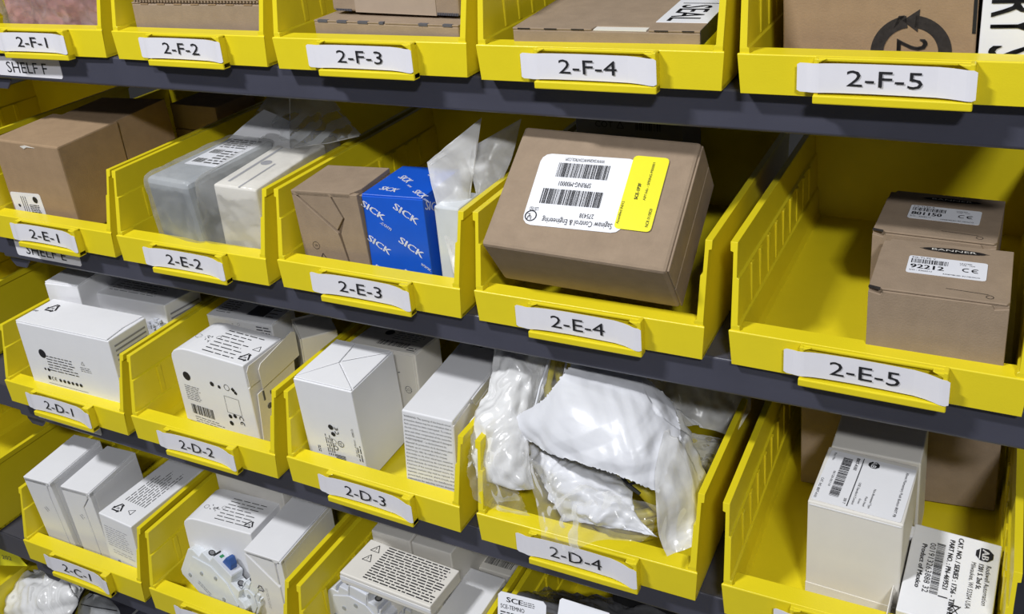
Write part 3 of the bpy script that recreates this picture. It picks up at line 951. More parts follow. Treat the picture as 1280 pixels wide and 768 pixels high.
flap(r2, 'D1b', 'top', [(0, 0.012), (1, .012), (1, 1), (0, 1)], CARD)
Ink().text('HA01', .012, .045, .007, .03).build('printing', INK, r2, face_matrix(BQ['D1b'], 'top'))
r2 = carton('D1c', 'white carton behind the front one in bin 2-D-1, small print on its side', CARD)
q = BQ['D1c']
MB().box(-.0096, .0008, -.0010, q[7] * .9, .02, q[8] + .0008).build('grey_tape', TAPE, r2)
ink = Ink()
for i in range(12): ink.rect(.006, .020 + i * .0058, q[7] - .004, .0222 + i * .0058)
ink.build('printing', SINK, r2, face_matrix(q, 'right'))
ink = Ink().para(.015, .012, .10, .04, 5, .2)
ink.build('printing', GINK, r2, face_matrix(q, 'top'))
Ink().line((.04, q[8] * .76), (.062, q[8] * .755), .0008).text('1', .040, q[8] * .77, .004).build('printing', INK, r2, face_matrix(q, 'front'))
mb = MB()
for i in range(26):
    x, z = random.uniform(0, .018), random.uniform(0, .012)
    mb.box(x, x + random.uniform(.002, .006), random.uniform(-.002, 0), .002, z, z + random.uniform(.001, .004))
o = mb.build('crumpled_insert', LGREY, r2, Matrix.Translation((.098, -.006, .068)))

r = carton('D2a', 'opened white carton with torn side flap in bin 2-D-2', CARD, curve=.030, inset=('right',))
q = BQ['D2a']
W, D, H = q[6:9]
fm = face_matrix(q, 'front')
def pp(u, v): return P('D2a', 'front', u, v)
ink = Ink()
c = pp(233.5, 470); ink.disc(c.x, c.y, .0056, 14)
c = pp(237, 499); ink.para(c.x - .002, c.y, c.x + .022, c.y + .020, 8, .3)
c = pp(243, 516); ink.barcode(c.x - .001, c.y, c.x + .032, c.y + .0125, 13)
c = pp(246, 524); ink.para(c.x, c.y - .003, c.x + .045, c.y + .006, 3, .25)
c = pp(265, 480); ink.disc(c.x, c.y, .0030, 10).disc(c.x + .0105, c.y - .001, .0024, 5)
ink.ring(c.x + .022, c.y + .0012, .0040, .0006, 14).disc(c.x + .031, c.y + .0008, .003, 4).disc(c.x + .034, c.y - .0025, .0025, 5)
c = pp(285, 515); ink.line((c.x, c.y), (c.x + .021, c.y), .0004).line((c.x, c.y), (c.x, c.y + .021), .0004).line((c.x + .021, c.y), (c.x + .021, c.y + .021), .0004).line((c.x, c.y + .021), (c.x + .021, c.y + .021), .0004)
c = pp(290, 529); ink.disc(c.x, c.y, .0030, 9).disc(c.x + .0005, c.y + .009, .0028, 7)
c = pp(304, 529)
ink.build('printing', INK, r, fm)
Ink().ce(0, 0, .0065).disc(.002, -.006, .0028, 6).build('printing', INK, r, fm @ Matrix.Translation((c.x - .004, c.y + .008, 0)) @ Matrix.Rotation(R_(-90), 4, 'Z'))
fm = face_matrix(q, 'top')
def scribble(ink, cx, cy, s):
    ink.ring(cx, cy, s * .28, s * .03, 14)
    for i in range(14):
        a, b = random.uniform(.5, 1.5) * s, random.uniform(-.35, .45) * s
        ink.line((cx + a, cy + b), (cx + a + random.uniform(-.25, .25) * s, cy + b + random.uniform(-.25, .25) * s), s * .05)
    ink.ring(cx + 1.9 * s, cy + .45 * s, s * .22, s * .03, 12)
    return ink
ink = scribble(Ink(), .020, .026, .013)
ink.para(.045, .004, .098, .050, 8, .22, .4)
ink.tri(.103, .030, .0055, .0006)
ink.build('printing', INK, r, fm)
Ink().recycle(.1015, .0130, .0085).build('printing', INK, r, fm)
# torn side: standing flap, inner fold and crumpled film
M = face_matrix(q, 'right')
flap(r, 'D2a', 'right', [(0, 0), (1, 0), (1, .80), (0, .72)], CREAM)
mb = MB()
mb.prism([(.012, H * .66), (.012, H * .90), (.016, H * .95), (.066, H * 1.05), (.071, H * 1.02), (.071, H * .72)], .0060, .0068, 'z', M)
mb.build('side_flap', CREAM, r)
mb = MB()
mb.prism([(.0, H * .74), (.0, H * .93), (.004, H * .985), (.058, H * 1.0), (.058, H * .74)], .0016, .0022, 'z', M)
mb.build('inner_flap', CREAM, r)
mb = MB()
mb.prism([(.0, 0), (.056, 0), (.064, H * .70), (.006, H * .62)], .0035, .0045, 'z', M)
mb.build('side_panel', CREAM, r)
Ink().rect(.012, H * .5, .0145, H * .62).disc(.018, H * .40, .0035, 7).rect(.022, H * .52, .024, H * .56).disc(.020, H * .3, .002, 5).build('printing', GINK, r, M, .0050)

r2 = carton('D2b', 'white device carton with dark square window at the back of bin 2-D-2', CARD, inset=('top',))
q = BQ['D2b']
flap(r2, 'D2b', 'top', [(0, 0), (1, 0), (1, 1), (0, 1)], CARD)
Ink().rect(.048, .012, .072, .034).build('dark_window', GREYD, r2, face_matrix(q, 'top'))
ink = Ink().para(.006, .008, .030, .036, 6, .25).para(.074, .01, .088, .04, 4, .2)
ink.build('printing', GINK, r2, face_matrix(q, 'top'))
ink = scribble(Ink(), .030, q[8] - .010, .008)
ink.para(.070, q[8] - .018, .090, q[8] - .004, 4, .4).build('printing', GINK, r2, face_matrix(q, 'front'))
r2 = carton('D2c', 'open cream carton turned sideways at the back right of bin 2-D-2', CREAM, inset=('front',))
flap(r2, 'D2c', 'front', [(0, 0), (1, 0), (1, 1), (.1, 1), (0, .93)], CREAM)
MB().box(-.0025, -.0015, 0, .045, .02, .094).build('open_flap', CREAM, r2)

r = carton('D3a', 'tall white carton with folded top at the front left of bin 2-D-3', CARD, inset=('top',), bev=.0008)
q = BQ['D3a']
flap(r, 'D3a', 'top', [(.01, .02), (.985, .02), (.985, .04), (.42, .50), (.01, .035)], CARD, .0014)
flap(r, 'D3a', 'top', [(.01, .05), (.41, .52), (.35, .985), (.01, .985)], CARD, .0010)
flap(r, 'D3a', 'top', [(.985, .06), (.43, .52), (.985, .93)], CARD, .0014)
flap(r, 'D3a', 'top', [(.985, .95), (.42, .54), (.37, .985), (.985, .985)], CARD, .0008)
fm = face_matrix(q, 'front')
def pp(u, v): return P('D3a', 'front', u, v)
c = pp(405, 566)
sub = fm @ Matrix.Translation((c.x, c.y, 0)) @ Matrix.Rotation(R_(90), 4, 'Z')
ink = Ink().para(0, -.016, .026, -.006, 4, .3).para(.001, .002, .010, .006, 2, .4)
ink.para(.002, -.050, .022, -.044, 2, .3)
ink.build('printing', INK, r, sub)
c = pp(421, 564)
sub = fm @ Matrix.Translation((c.x, c.y, 0)) @ Matrix.Rotation(R_(90), 4, 'Z')
ink = Ink().ring(.004, 0, .0030, .0008, 10).ring(.0115, .001, .0032, .0004, 12).ring(.0105, -.0075, .0038, .0006, 12).text('UL', .008, -.0085, .003)
ink.disc(.021, -.0005, .0028, 6).disc(.029, .001, .0032, 7).ce(.022, -.0078, .0048)
ink.barcode(-.013, -.010, -.004, .002, 8)
ink.build('printing', INK, r, sub)
c = pp(449, 575)
sub = fm @ Matrix.Translation((c.x, c.y, 0)) @ Matrix.Rotation(R_(90), 4, 'Z')
Ink().text('Product of Mexico', .004, 0, .0022, .020).text('40085176', .027, .0, .0024, .010).build('printing', INK, r, sub)
r2 = carton('D3b', 'cream carton with logo and barcode at the back of bin 2-D-3', CREAM, inset=('top', 'front'))
q = BQ['D3b']
flap(r2, 'D3b', 'top', [(0, .02), (1, .02), (1, 1), (0, 1)], CREAM)
flap(r2, 'D3b', 'front', [(0, 0), (.98, 0), (.98, .97), (0, .97)], CREAM)
ink = Ink().disc(.030, .034, .0055, 12).barcode(.030, .008, .068, .018, 24).para(.040, .022, .078, .042, 5, .2).para(.070, .004, .080, .012, 2, .4)
ink.build('printing', INK, r2, face_matrix(q, 'top'))
Ink().ring(.071, .050, .0042, .0005, 14).text('CCC', .071, .0485, .003, mid=True).line((.060, .068), (.063, .069), .0008).build('printing', GINK, r2, face_matrix(q, 'front'))
r = carton('D3c', 'long white carton with a block of warning print on its front in bin 2-D-3', CARD, inset=('right',))
q = BQ['D3c']
W, D, H = q[6:9]
flap(r, 'D3c', 'right', [(0, 0), (1, 0), (1, .90), (.30, .86), (.26, .93), (.22, .97), (0, .95)], CREAM)
flap(r, 'D3c', 'right', [(.28, .89), (1, .93), (1, .99), (.25, .985)], CARD)
T = ['WARNING: The opening of the branch-circuit', 'protective device may be an indication that a', 'fault current has been interrupted. To reduce', 'the risk of fire or electric shock, current-carrying', 'parts and other components of the controller',
     'should be examined and replaced if damaged.', 'AVERTISSEMENT - Le declenchement du', 'dispositif de protection de la derivation peut', 'indiquer qu un courant de defaut a ete', 'interrompu. Afin de reduire les risques', 'd incendie ou de choc electrique, examiner',
     'les parties conductrices de courant et les', 'autres elements du controleur et remplacer', 'If burnout of the current element occurs, the', 'complete overload relay must be replaced. To', 'maintain overcurrent, short-circuit, and', 'ground-fault protection, the manufacturer s', 'instructions for selecting current elements', 'and setting the device must be followed.', 'ADVERTENCIA - La apertura del circuito']
ink = Ink()
for i, t in enumerate(T):
    ink.text(t, .0022, H - .0062 - i * .0041, .0020, W - .0052 - (.006 if len(t) < 40 else 0))
ink.build('lettering', INK, r, face_matrix(q, 'front'))
c = P('D3c', 'top', 600, 431)
Ink().recycle(c.x, c.y, .0080).rect(c.x - .016, c.y - .002, c.x - .012, c.y - .001).rect(c.x - .016, c.y + .001, c.x - .012, c.y + .002).build('printing', INK, r, face_matrix(q, 'top'))

r = carton('D5a', 'tall cream carton with barcode label on its top in bin 2-D-5', CREAM, bev=.0012)
q = BQ['D5a']
W, D, H = q[6:9]
M, a, b, par = decal(r, 'D5a', 'top', (1040, 563), (1013.5, 624), (1147, 586), CARD, rc=.03, th=.0003)
ink = Ink()
ink.text('CAT. NO. 800T-A101', a * .58, b * .02, b * .030, a * .38).text('Part No.', a * .05, b * .05, b * .026, a * .16)
ink.barcode(a * .10, b * .17, a * .86, b * .28, 40)
ink.text('06120-03110', a * .40, b * .12, b * .025, a * .30)
ink.text('800T-A101', a * .05, b * .32, b * .04, a * .24, bold=.0002)
ink.line((a * .03, b * .40), (a * .97, b * .40), .0006)
ink.text('USE Standard Contact', a * .50, b * .44, b * .026, a * .42).text('SER T', a * .84, b * .345, b * .03)
ink.disc(a * .11, b * .53, b * .068, 8, rot=.39)
ink.text('Non-Illuminated Type', a * .55, b * .62, b * .026, a * .36).text('Flush Head', a * .72, b * .56, b * .024, a * .18).text('Green', a * .78, b * .50, b * .024, a * .1)
ink.text('30mm Momentary Push Button 800T PB', a * .10, b * .90, b * .030, a * .84)
ink.build('lettering', INK, par, M)
Ink().text('AB', a * .04, b * .50, b * .06, a * .13).build('lettering', CARD, par, M, .0006)
MB().prism([(W * .02, H - .0032), (W * .98, H - .0032), (W * .98, H - .0022), (W * .02, H - .0022)], 0, .0004, 'z', face_matrix(q, 'front')).build('tuck_edge', CARD, r)
MB().box(W * .0, W, -.0005, .002, .001, .012).build('lower_edge', CREAM, r)
r = carton('D5b', 'second cream carton right behind the barcode carton in bin 2-D-5', CREAM)
r = carton('D5c', 'wide brown carton against the rear of bin 2-D-5', KRAFT)
r = carton('D5d', 'white parts carton leaning at the front right of bin 2-D-5 with bold print', CARD, inset=('front',), bev=.0010)
M, a, b, par = decal(r, 'D5d', 'top', (1143, 654), (1119.5, 765), (1254.5, 683), None)
W_, H_ = a, b
ink = Ink()
ink.text('Product of Mexico', H_ * .28, H_ * .14, H_ * .055, H_ * .64, bold=.0004)
ink.text('001913263888 32', H_ * .24, H_ * .225, H_ * .065, H_ * .72)
ink.barcode(H_ * .22, H_ * .30, H_ * .96, H_ * .39, 44)
ink.text('PART NO. : PN-469521', H_ * .12, H_ * .43, H_ * .055, H_ * .72, bold=.0004)
ink.text('CAT. NO. / SERIES : 1756 - TBNHS', H_ * .06, H_ * .52, H_ * .055, H_ * 1.12, bold=.0004)
ink.text('Milwaukee, WI 53204 USA', H_ * .36, H_ * .69, H_ * .052, H_ * .66)
ink.text('1201 S. 2nd St.', H_ * .36, H_ * .77, H_ * .052, H_ * .36, bold=.0003)
ink.text('Rockwell Automation', H_ * .36, H_ * .85, H_ * .052, H_ * .56)
ink.disc(H_ * .215, H_ * .815, H_ * .100, 8, rot=.39)
ink.rect(H_ * .95, H_ * .40, H_ * .965, H_ * .50)
for sg in (-1, 1): ink.line((H_ * 1.02, H_ * (.60 + sg * .05)), (H_ * 1.16, H_ * (.60 - sg * .05)), H_ * .010)
ink.line((H_ * 1.03, H_ * .57), (H_ * 1.03, H_ * .63), H_ * .02).ring(H_ * 1.15, H_ * .56, H_ * .02, H_ * .01, 10)
ink.build('lettering', INK, r, M)
Ink().text('AB', H_ * .14, H_ * .79, H_ * .075, H_ * .15, bold=.0005).line((H_ * .14, H_ * .765), (H_ * .29, H_ * .765), .0006).build('lettering', CARD, r, M, .0006)
q = BQ['D5d']
MB().box(-.0060, -.0052, -.002, q[7] - .004, 0, q[8] - .004).build('loose_side_flap', CREAM, r, bevel=.0002)
MB().box(-.0054, .001, q[7] - .014, q[7] - .003, q[8] - .006, q[8] - .0004).build('flap_hinge', CARD, r, bevel=.0008)

# ---------------------------------------------------------------- cartons, shelf C
def tuck(key, lab, seam):
    r = carton(key, lab, CARD, inset=('front', 'top'), bev=.0008, i=.006)
    a, b = seam
    flap(r, key, 'front', [(0, 0), (a - .012, 0), (a - .012, .45), (a - .030, .75), (b - .05, .90), (b - .02, .985), (0, .985)], CARD, .006)
    flap(r, key, 'front', [(a + .012, 0), (1, 0), (1, .985), (b + .02, .985), (b - .008, .90), (a + .004, .75), (a + .012, .45)], CARD, .006)
    flap(r, key, 'top', [(0, .0), (.95, .0), (.95, 1), (0, 1)], CARD, .006)
    flap(r, key, 'top', [(.975, .0), (1, .0), (1, 1), (.975, 1)], CARD, .006)
    Ink().para(.002, .012, .010, .020, 2, .25).build('printing', SINK, r, face_matrix(BQ[key], 'front') @ Matrix.Translation((.004, .06, 0)) @ Matrix.Rotation(R_(-60), 4, 'Z'))
    return r


tuck('C1a', 'leftmost of the three upright white cartons in bin 2-C-1', (.80, .86))
tuck('C1b', 'middle one of the three upright white cartons in bin 2-C-1', (.62, .90))
r = carton('C1c', 'rightmost white carton in bin 2-C-1 with a printed top', CARD)
q = BQ['C1c']
W, D, H = q[6:9]
fm = face_matrix(q, 'top')
sub = fm @ Matrix.Translation((.006, .012, 0)) @ Matrix.Rotation(R_(90), 4, 'Z')
ink = Ink().para(.018, -.040, .085, -.004, 9, .22, .3)
ink.tri(.006, -.030, .0050, .0006)
ink.build('printing', INK, r, sub)
Ink().recycle(.016, .016, .0088).build('printing', INK, r, fm)
ink = Ink().para(.006, H - .045, W - .008, H - .014, 9, .22).para(.012, H - .055, W - .006, H - .048, 2, .2).disc(.018, H - .066, .003, 5).disc(.040, H - .066, .003, 5)
ink.build('printing', SINK, r, face_matrix(q, 'front'))

r = carton('C2a', 'white carton with rounded top edge and fine print in bin 2-C-2', CARD, curve=.022)
q = BQ['C2a']
ink = scribble(Ink(), .018, .022, .011)
ink.para(.040, .006, .088, .046, 8, .20, .4).build('printing', INK, r, face_matrix(q, 'top'))
Ink().recycle(.086, .012, .007).build('printing', INK, r, face_matrix(q, 'top'))
r = carton('C2b', 'plain white upright carton at the right of bin 2-C-2', CARD, inset=('front', 'top'), bev=.0008, i=.005)
flap(r, 'C2b', 'top', [(0, 0), (.95, 0), (.95, 1), (0, 1)], CARD, .005)
flap(r, 'C2b', 'top', [(.975, 0), (1, 0), (1, 1), (.975, 1)], CARD, .005)
flap(r, 'C2b', 'front', [(.03, .975), (.80, .62), (.80, .96), (.74, .985)], CARD, .005)
flap(r, 'C2b', 'front', [(0, 0), (.80, 0), (.80, .58), (0, .95)], CARD, .005)
flap(r, 'C2b', 'front', [(.84, 0), (1, 0), (1, .985), (.88, .97), (.84, .90)], CARD, .005)
c = P('C2b', 'front', 326, 736)
Ink().recycle(c.x, c.y, .0058).build('printing', GINK, r, face_matrix(BQ['C2b'], 'front'))
Ink().para(.0, 0, .030, .004, 2, .2).build('printing', SINK, r, face_matrix(BQ['C2b'], 'front') @ Matrix.Translation((.018, .048, 0)) @ Matrix.Rotation(R_(-90), 4, 'Z'))
r = carton('C2c', 'white carton standing against the rear of bin 2-C-2', CREAM)
r = carton('C3a', 'flat cream carton covered with warning print in bin 2-C-3', CREAM, bev=.0012)
q = BQ['C3a']
fm = face_matrix(q, 'top')
ink = Ink()
ink.para(.026, .003, .108, .050, 14, .42, .10)
for cy in (.041, .027):
    ink.tri(.015, cy, .0060, .0007).text('!', .0143, cy - .0018, .0042)
ink.build('printing', INK, r, fm)
MB().box(.0, q[6], -.0004, .0, q[8] - .008, q[8] - .004).build('tuck_edge', CARD, r)
carton('C3g', 'narrow cream carton holding up the flat printed carton in bin 2-C-3', CREAM)
# what the flat carton lies on
r = carton('C3c', 'smooth white carton lying along the right of bin 2-C-3', CARD, bev=.001)
r = carton('C3d', 'cream carton with a dark barcode at the back right of bin 2-C-3', CREAM)
q = BQ['C3d']
Ink().barcode(.018, .008, .050, .020, 26).build('printing', INK, r, face_matrix(q, 'top'))
carton('C3e', 'left one of two white cartons standing at the rear of bin 2-C-3', CREAM)
carton('C3f', 'right one of two white cartons standing at the rear of bin 2-C-3', CREAM)

# ---------------------------------------------------------------- bags and films
def catmull(P_, t):
    n = len(P_) - 1
    x = t * n
    i = min(int(x), n - 1)
    f = x - i
    a, b, c, d = P_[max(i - 1, 0)], P_[i], P_[i + 1], P_[min(i + 2, n)]
    return .5 * ((2 * b) + (c - a) * f + (2 * a - 5 * b + 4 * c - d) * f * f + (3 * b - a - 3 * c + d) * f ** 3)


def crease(p, fr, seed):
    """crumpled-film height: creased ridges at two scales"""
    s_ = V((seed * 3.1, seed * 1.7, seed * .9))
    h = .95 * noise.noise(p * fr * .5 + s_)
    rn = random.Random(int(seed * 10) // 10)
    for i in range(13):
        d = V((rn.gauss(0, 1), rn.gauss(0, 1), rn.gauss(0, 1))).normalized()
        g = rn.uniform(.6, 1.5) if i < 5 else rn.uniform(1.6, 3.4)
        t = p.dot(d) * fr * g + rn.random() + .30 * noise.noise(p * fr * .7 + s_ * (i + 1))
        w_ = max(0, min(1, .15 + 2.2 * noise.noise(p * fr * .55 + V((i * 5.3 + seed, 0, 0)))))
        h += 1.0 * w_ * (2 * abs(t - math.floor(t) - .5) - .5) / g
    return h


def sheet(k, rows, nu=44, nv=44, amp=.004, fr=34, seed=1, thick=0, ragged=0):
    """a crumpled film through a grid of (u, v, depth) photo places in bin k; thick > 0 makes a closed bag of two sheets"""
    G = [[at(k, *p) for p in r] for r in rows]
    # bring every row to 9 samples, then interpolate both ways
    mb = MB()

    def base(a, b):
        return catmull([catmull(r, a) for r in G], b)
    sides = (1, -1) if thick else (0,)
    for s_ in sides:
        k0 = len(mb.v)
        for j in range(nv + 1):
            for i in range(nu + 1):
                a, b = i / nu, j / nv
                p = base(a, b)
                du = base(min(a + .01, 1), b) - base(max(a - .01, 0), b)
                dv = base(a, min(b + .01, 1)) - base(a, max(b - .01, 0))
                n = du.cross(dv)
                n = n.normalized() if n.length > 1e-9 else V((0, -1, 0))
                if n.y > 0: n = -n
                e = min(a, 1 - a, b, 1 - b)
                w_ = min(1, e * 6)
                h = crease(p, fr, seed + (0 if s_ >= 0 else 7 * w_)) * amp
                o = h + s_ * thick * (math.sin(math.pi * a) * math.sin(math.pi * b)) ** .6
                q_ = p + n * o
                if ragged and (j == nv or j == 0 or i == 0 or i == nu):
                    q_ += V((random.uniform(-1, 1), 0, random.uniform(-1, 1))) * ragged
                mb.v.append(tuple(q_))
        for j in range(nv):
            for i in range(nu):
                c = k0 + j * (nu + 1) + i
                mb.f.append((c, c + 1, c + nu + 2, c + nu + 1))
    return mb


def sheet_obj(name, mb, m_, parent=None, smooth=True, k=None):
    me = bpy.data.meshes.new(name)
    me.from_pydata(mb.v, [], mb.f)
    for p in me.polygons: p.use_smooth = smooth
    if parent is not None:
        return link(name, me, m_, parent)
    return link(name, me, m_, None, FR(k))


def bag(k, label, name='plastic_bag', group=None):
    return empty(name, FR(k), label, 'bag', group)


# ---- 2-E-2: clear bag with a folded white sheet standing at the back
k = ('E', 2)
b = bag(k, 'clear stiff bag with a folded white sheet, standing up behind the boxes in bin 2-E-2')
sheet_obj('paper_insert', sheet(k, [[(330, 137, .150), (347, 144, .150), (363, 152, .150)], [(303, 157, .135), (332, 165, .135), (362, 168, .135)], [(272, 186, .118), (320, 188, .118), (363, 186, .118)]], 10, 10, .0006, 18, 2), CARD, b, False)
sheet_obj('bag_film', sheet(k, [[(338, 112, .185), (385, 112, .18), (408, 112, .18)], [(322, 140, .155), (385, 146, .150), (432, 145, .155)], [(280, 186, .125), (362, 186, .120), (452, 169, .135)]], 30, 30, .0016, 22, 5), FILMT, b)
MB().tube([at(k, 408, 124, .18), at(k, 428, 145, .16), at(k, 449, 169, .136)], .0004, 5).build('bag_seam', FILM2, b)
MB().tube([at(k, 362, 118, .149), at(k, 362.3, 150, .148), at(k, 362.5, 184, .119)], .0004, 5).build('bag_fold', FILM2, b)
MB().tube([at(k, 370, 184, .118), at(k, 410, 179, .124), at(k, 449, 170, .133)], .0005, 5).build('bag_fold', FILM2, b)

# ---- 2-E-3: two frosted bags standing at the right
k = ('E', 3)
b = bag(k, 'frosted bag standing between the blue carton and the right wall of bin 2-E-3', group='frosted bags in bin 2-E-3')
sheet_obj('bag_film', sheet(k, [[(533, 203, .060), (566, 176, .068), (602, 147, .080)], [(538, 225, .054), (565, 214, .060), (594, 203, .070)], [(547, 262, .044), (568, 258, .050), (588, 252, .060)], [(558, 305, .034), (575, 303, .040), (590, 298, .050)], [(567, 343, .024), (575, 345, .028), (584, 347, .034)]], 40, 56, .0017, 26, 11, thick=.002), FILM2, b)
MB().box(.060, .086, .036, .075, .006, .088).build('insert', CLEARP, b, bevel=.002)
b = bag(k, 'second frosted bag leaning back against the big carton, right in bin 2-E-3', group='frosted bags in bin 2-E-3')
sheet_obj('bag_film', sheet(k, [[(579, 190, .098), (612, 171, .108), (652, 148, .125)], [(587, 213, .088), (612, 205, .098), (641, 194, .115)], [(593, 233, .080), (610, 226, .088), (630, 220, .100)], [(597, 252, .070), (608, 246, .078), (620, 240, .088)]], 40, 40, .0015, 26, 17, thick=.0015), FILM2, b)

# ---- 2-D-4: heap of bags
k = ('D', 4)
b = empty('yellow_cord_loop', FR(k), 'yellow cord loops seen between the plastic bags at the top of bin 2-D-4', 'cord')
MB().tube([at(k, 700, 425, .120), at(k, 690, 455, .105), at(k, 684, 480, .098), at(k, 686, 506, .090), at(k, 680, 540, .085)], .0042).build('cord', CABLE, b, smooth=True)
MB().tube([at(k, 692, 425, .130), at(k, 697, 458, .118), at(k, 702, 485, .105), at(k, 712, 520, .095)], .0042).build('cord', CABLE, b, smooth=True)
MB().tube([at(k, 714, 430, .128), at(k, 712, 465, .120), at(k, 716, 500, .115)], .0040).build('cord', CABLE, b, smooth=True)
b = empty('cable_coil', FR(k), 'coiled yellow cable with black tie under the white sheet in bin 2-D-4', 'cable')
mb = MB()
for j in range(4):
    pts = []
    for i in range(25):
        a = 2 * math.pi * i / 24
        pts.append((.018 + (.044 + .004 * (j % 2)) * math.cos(a), .075 + (.036 + .003 * (j // 2)) * math.sin(a), .022 + .009 * j + .012 * math.sin(a)))
    mb.tube(pts, .0046, 8)
mb.build('coil', CABLE, b, smooth=True)
MB().tube([at(k, 772, 590, .040), at(k, 785, 606, .034), at(k, 800, 618, .032)], .0016, 6).build('tie', BLACK, b)
MB().tube([at(k, 786, 606, .034), at(k, 797, 603, .036)], .0012, 6).build('tie', BLACK, b)
mb = MB()
mb.tube([at(k, 776, 586, .048), at(k, 800, 606, .044), at(k, 830, 640, .038)], .0068, 10)
mb.build('cable_end', CABLE, b, smooth=True)

b = bag(k, 'translucent crumpled bag at the left end of bin 2-D-4, hanging over its wall', group='plastic bags heaped in bin 2-D-4')
sheet_obj('bag_film', sheet(k, [[(618, 420, .105), (640, 424, .100), (662, 430, .100), (692, 436, .105)],
                                [(616, 468, .080), (640, 470, .072), (662, 478, .075), (680, 490, .080)],
                                [(592, 520, .052), (622, 520, .044), (644, 530, .044), (664, 530, .052)],
                                [(587, 556, .034), (612, 562, .024), (640, 570, .022), (662, 570, .03)],
                                [(596, 600, .018), (622, 606, .010), (645, 612, .012), (668, 612, .02)]], 56, 60, .0052, 34, 3, thick=.008), POLY2, b)
sheet_obj('bag_tail', sheet(k, [[(592, 545, .030), (612, 566, .020), (640, 585, .022)], [(584, 585, .008), (610, 600, .006), (645, 612, .010)], [(592, 624, -.002), (622, 640, .006), (664, 648, .012)]], 34, 34, .0036, 40, 5, ragged=.001), FILM, b)
b = bag(k, 'clear zip bag over the yellow cord at the top of bin 2-D-4', group='plastic bags heaped in bin 2-D-4')
sheet_obj('bag_film', sheet(k, [[(688, 430, .092), (702, 432, .092), (716, 436, .094)], [(676, 480, .070), (694, 484, .070), (712, 490, .07)], [(664, 525, .052), (684, 522, .052), (708, 518, .052)]], 20, 30, .0014, 26, 6), FILM, b)
MB().tube([at(k, 691, 436, .091), at(k, 675, 484, .069), at(k, 668, 513, .056)], .0011, 6).build('zip_seam', POLY, b)
MB().tube([at(k, 711, 438, .091), at(k, 704, 474, .073), at(k, 694, 500, .060)], .0010, 6).build('zip_seam', POLY, b)

b = bag(k, 'large crumpled opaque white poly sheet on top of the heap in bin 2-D-4')
sheet_obj('poly_sheet', sheet(k, [[(718, 450, .078), (745, 452, .090), (776, 456, .092), (806, 470, .092), (838, 500, .094)],
                                  [(700, 476, .060), (735, 480, .060), (772, 488, .062), (812, 505, .062), (848, 524, .072)],
                                  [(678, 502, .048), (716, 508, .036), (756, 520, .034), (800, 532, .036), (850, 550, .052)],
                                  [(643, 523, .044), (700, 540, .022), (748, 556, .016), (795, 568, .016), (838, 580, .030)],
                                  [(652, 548, .040), (692, 568, .018), (740, 584, .008), (785, 600, .006), (822, 616, .014)]], 100, 90, .0024, 27, 21, ragged=.0010), POLY, b)
sheet_obj('poly_side', sheet(k, [[(834, 500, .094), (848, 520, .090), (862, 540, .090)],
                                 [(830, 540, .045), (856, 552, .056), (872, 566, .070)],
                                 [(820, 585, .018), (856, 592, .034), (883, 606, .055)],
                                 [(820, 630, .004), (852, 634, .018), (882, 640, .040)],
                                 [(822, 668, -.002), (842, 668, .008), (874, 664, .024)],
                                 [(832, 696, -.008), (846, 690, .002), (870, 684, .012)]], 44, 70, .0032, 34, 8), POLY2, b)
b = bag(k, 'shiny white foil pouch below the torn sheet edge in bin 2-D-4', name='foil_pouch', group='plastic bags heaped in bin 2-D-4')
sheet_obj('pouch_film', sheet(k, [[(656, 548, .060), (700, 562, .055), (748, 580, .050), (795, 600, .048)],
                                  [(672, 590, .042), (706, 592, .034), (745, 606, .030), (790, 628, .030)],
                                  [(692, 626, .028), (722, 622, .020), (756, 634, .016), (800, 650, .016)],
                                  [(706, 652, .022), (735, 652, .014), (770, 660, .010), (822, 672, .010)]], 60, 50, .0050, 40, 31, thick=.006), POLY, b)
b = bag(k, 'thin clear bag draped over the front lip and label of bin 2-D-4', group='plastic bags heaped in bin 2-D-4')
sheet_obj('bag_film', sheet(k, [[(646, 560, .028), (690, 590, .022), (745, 610, .018), (822, 632, .012)],
                                [(664, 606, .010), (700, 622, .004), (750, 632, .002), (818, 652, .0)],
                                [(670, 640, -.004), (704, 650, -.008), (752, 652, -.008), (814, 668, -.006)],
                                [(678, 676, -.014), (704, 694, -.018), (748, 676, -.015), (800, 678, -.012)]], 60, 50, .0036, 44, 13), FILM, b)
b = bag(k, 'clear crinkled bag at the right wall of bin 2-D-4', group='plastic bags heaped in bin 2-D-4')
sheet_obj('bag_film', sheet(k, [[(856, 540, .105), (880, 545, .125), (912, 551, .140)], [(856, 580, .075), (876, 585, .085), (893, 578, .100)], [(846, 630, .045), (864, 635, .050), (876, 628, .058)], [(842, 680, .018), (852, 682, .020), (860, 680, .022)]], 34, 50, .0030, 38, 14, thick=.002), FILM, b)
b = bag(k, 'dim frosted bag in the shadow at the back of bin 2-D-4', group='plastic bags heaped in bin 2-D-4')
sheet_obj('bag_film', sheet(k, [[(716, 430, .150), (780, 440, .165), (850, 452, .170), (935, 470, .175)], [(740, 470, .125), (800, 490, .135), (860, 500, .150), (938, 510, .150)], [(800, 520, .105), (850, 530, .120), (885, 536, .135), (918, 548, .128)]], 60, 44, .0060, 26, 15), FILM2, b)

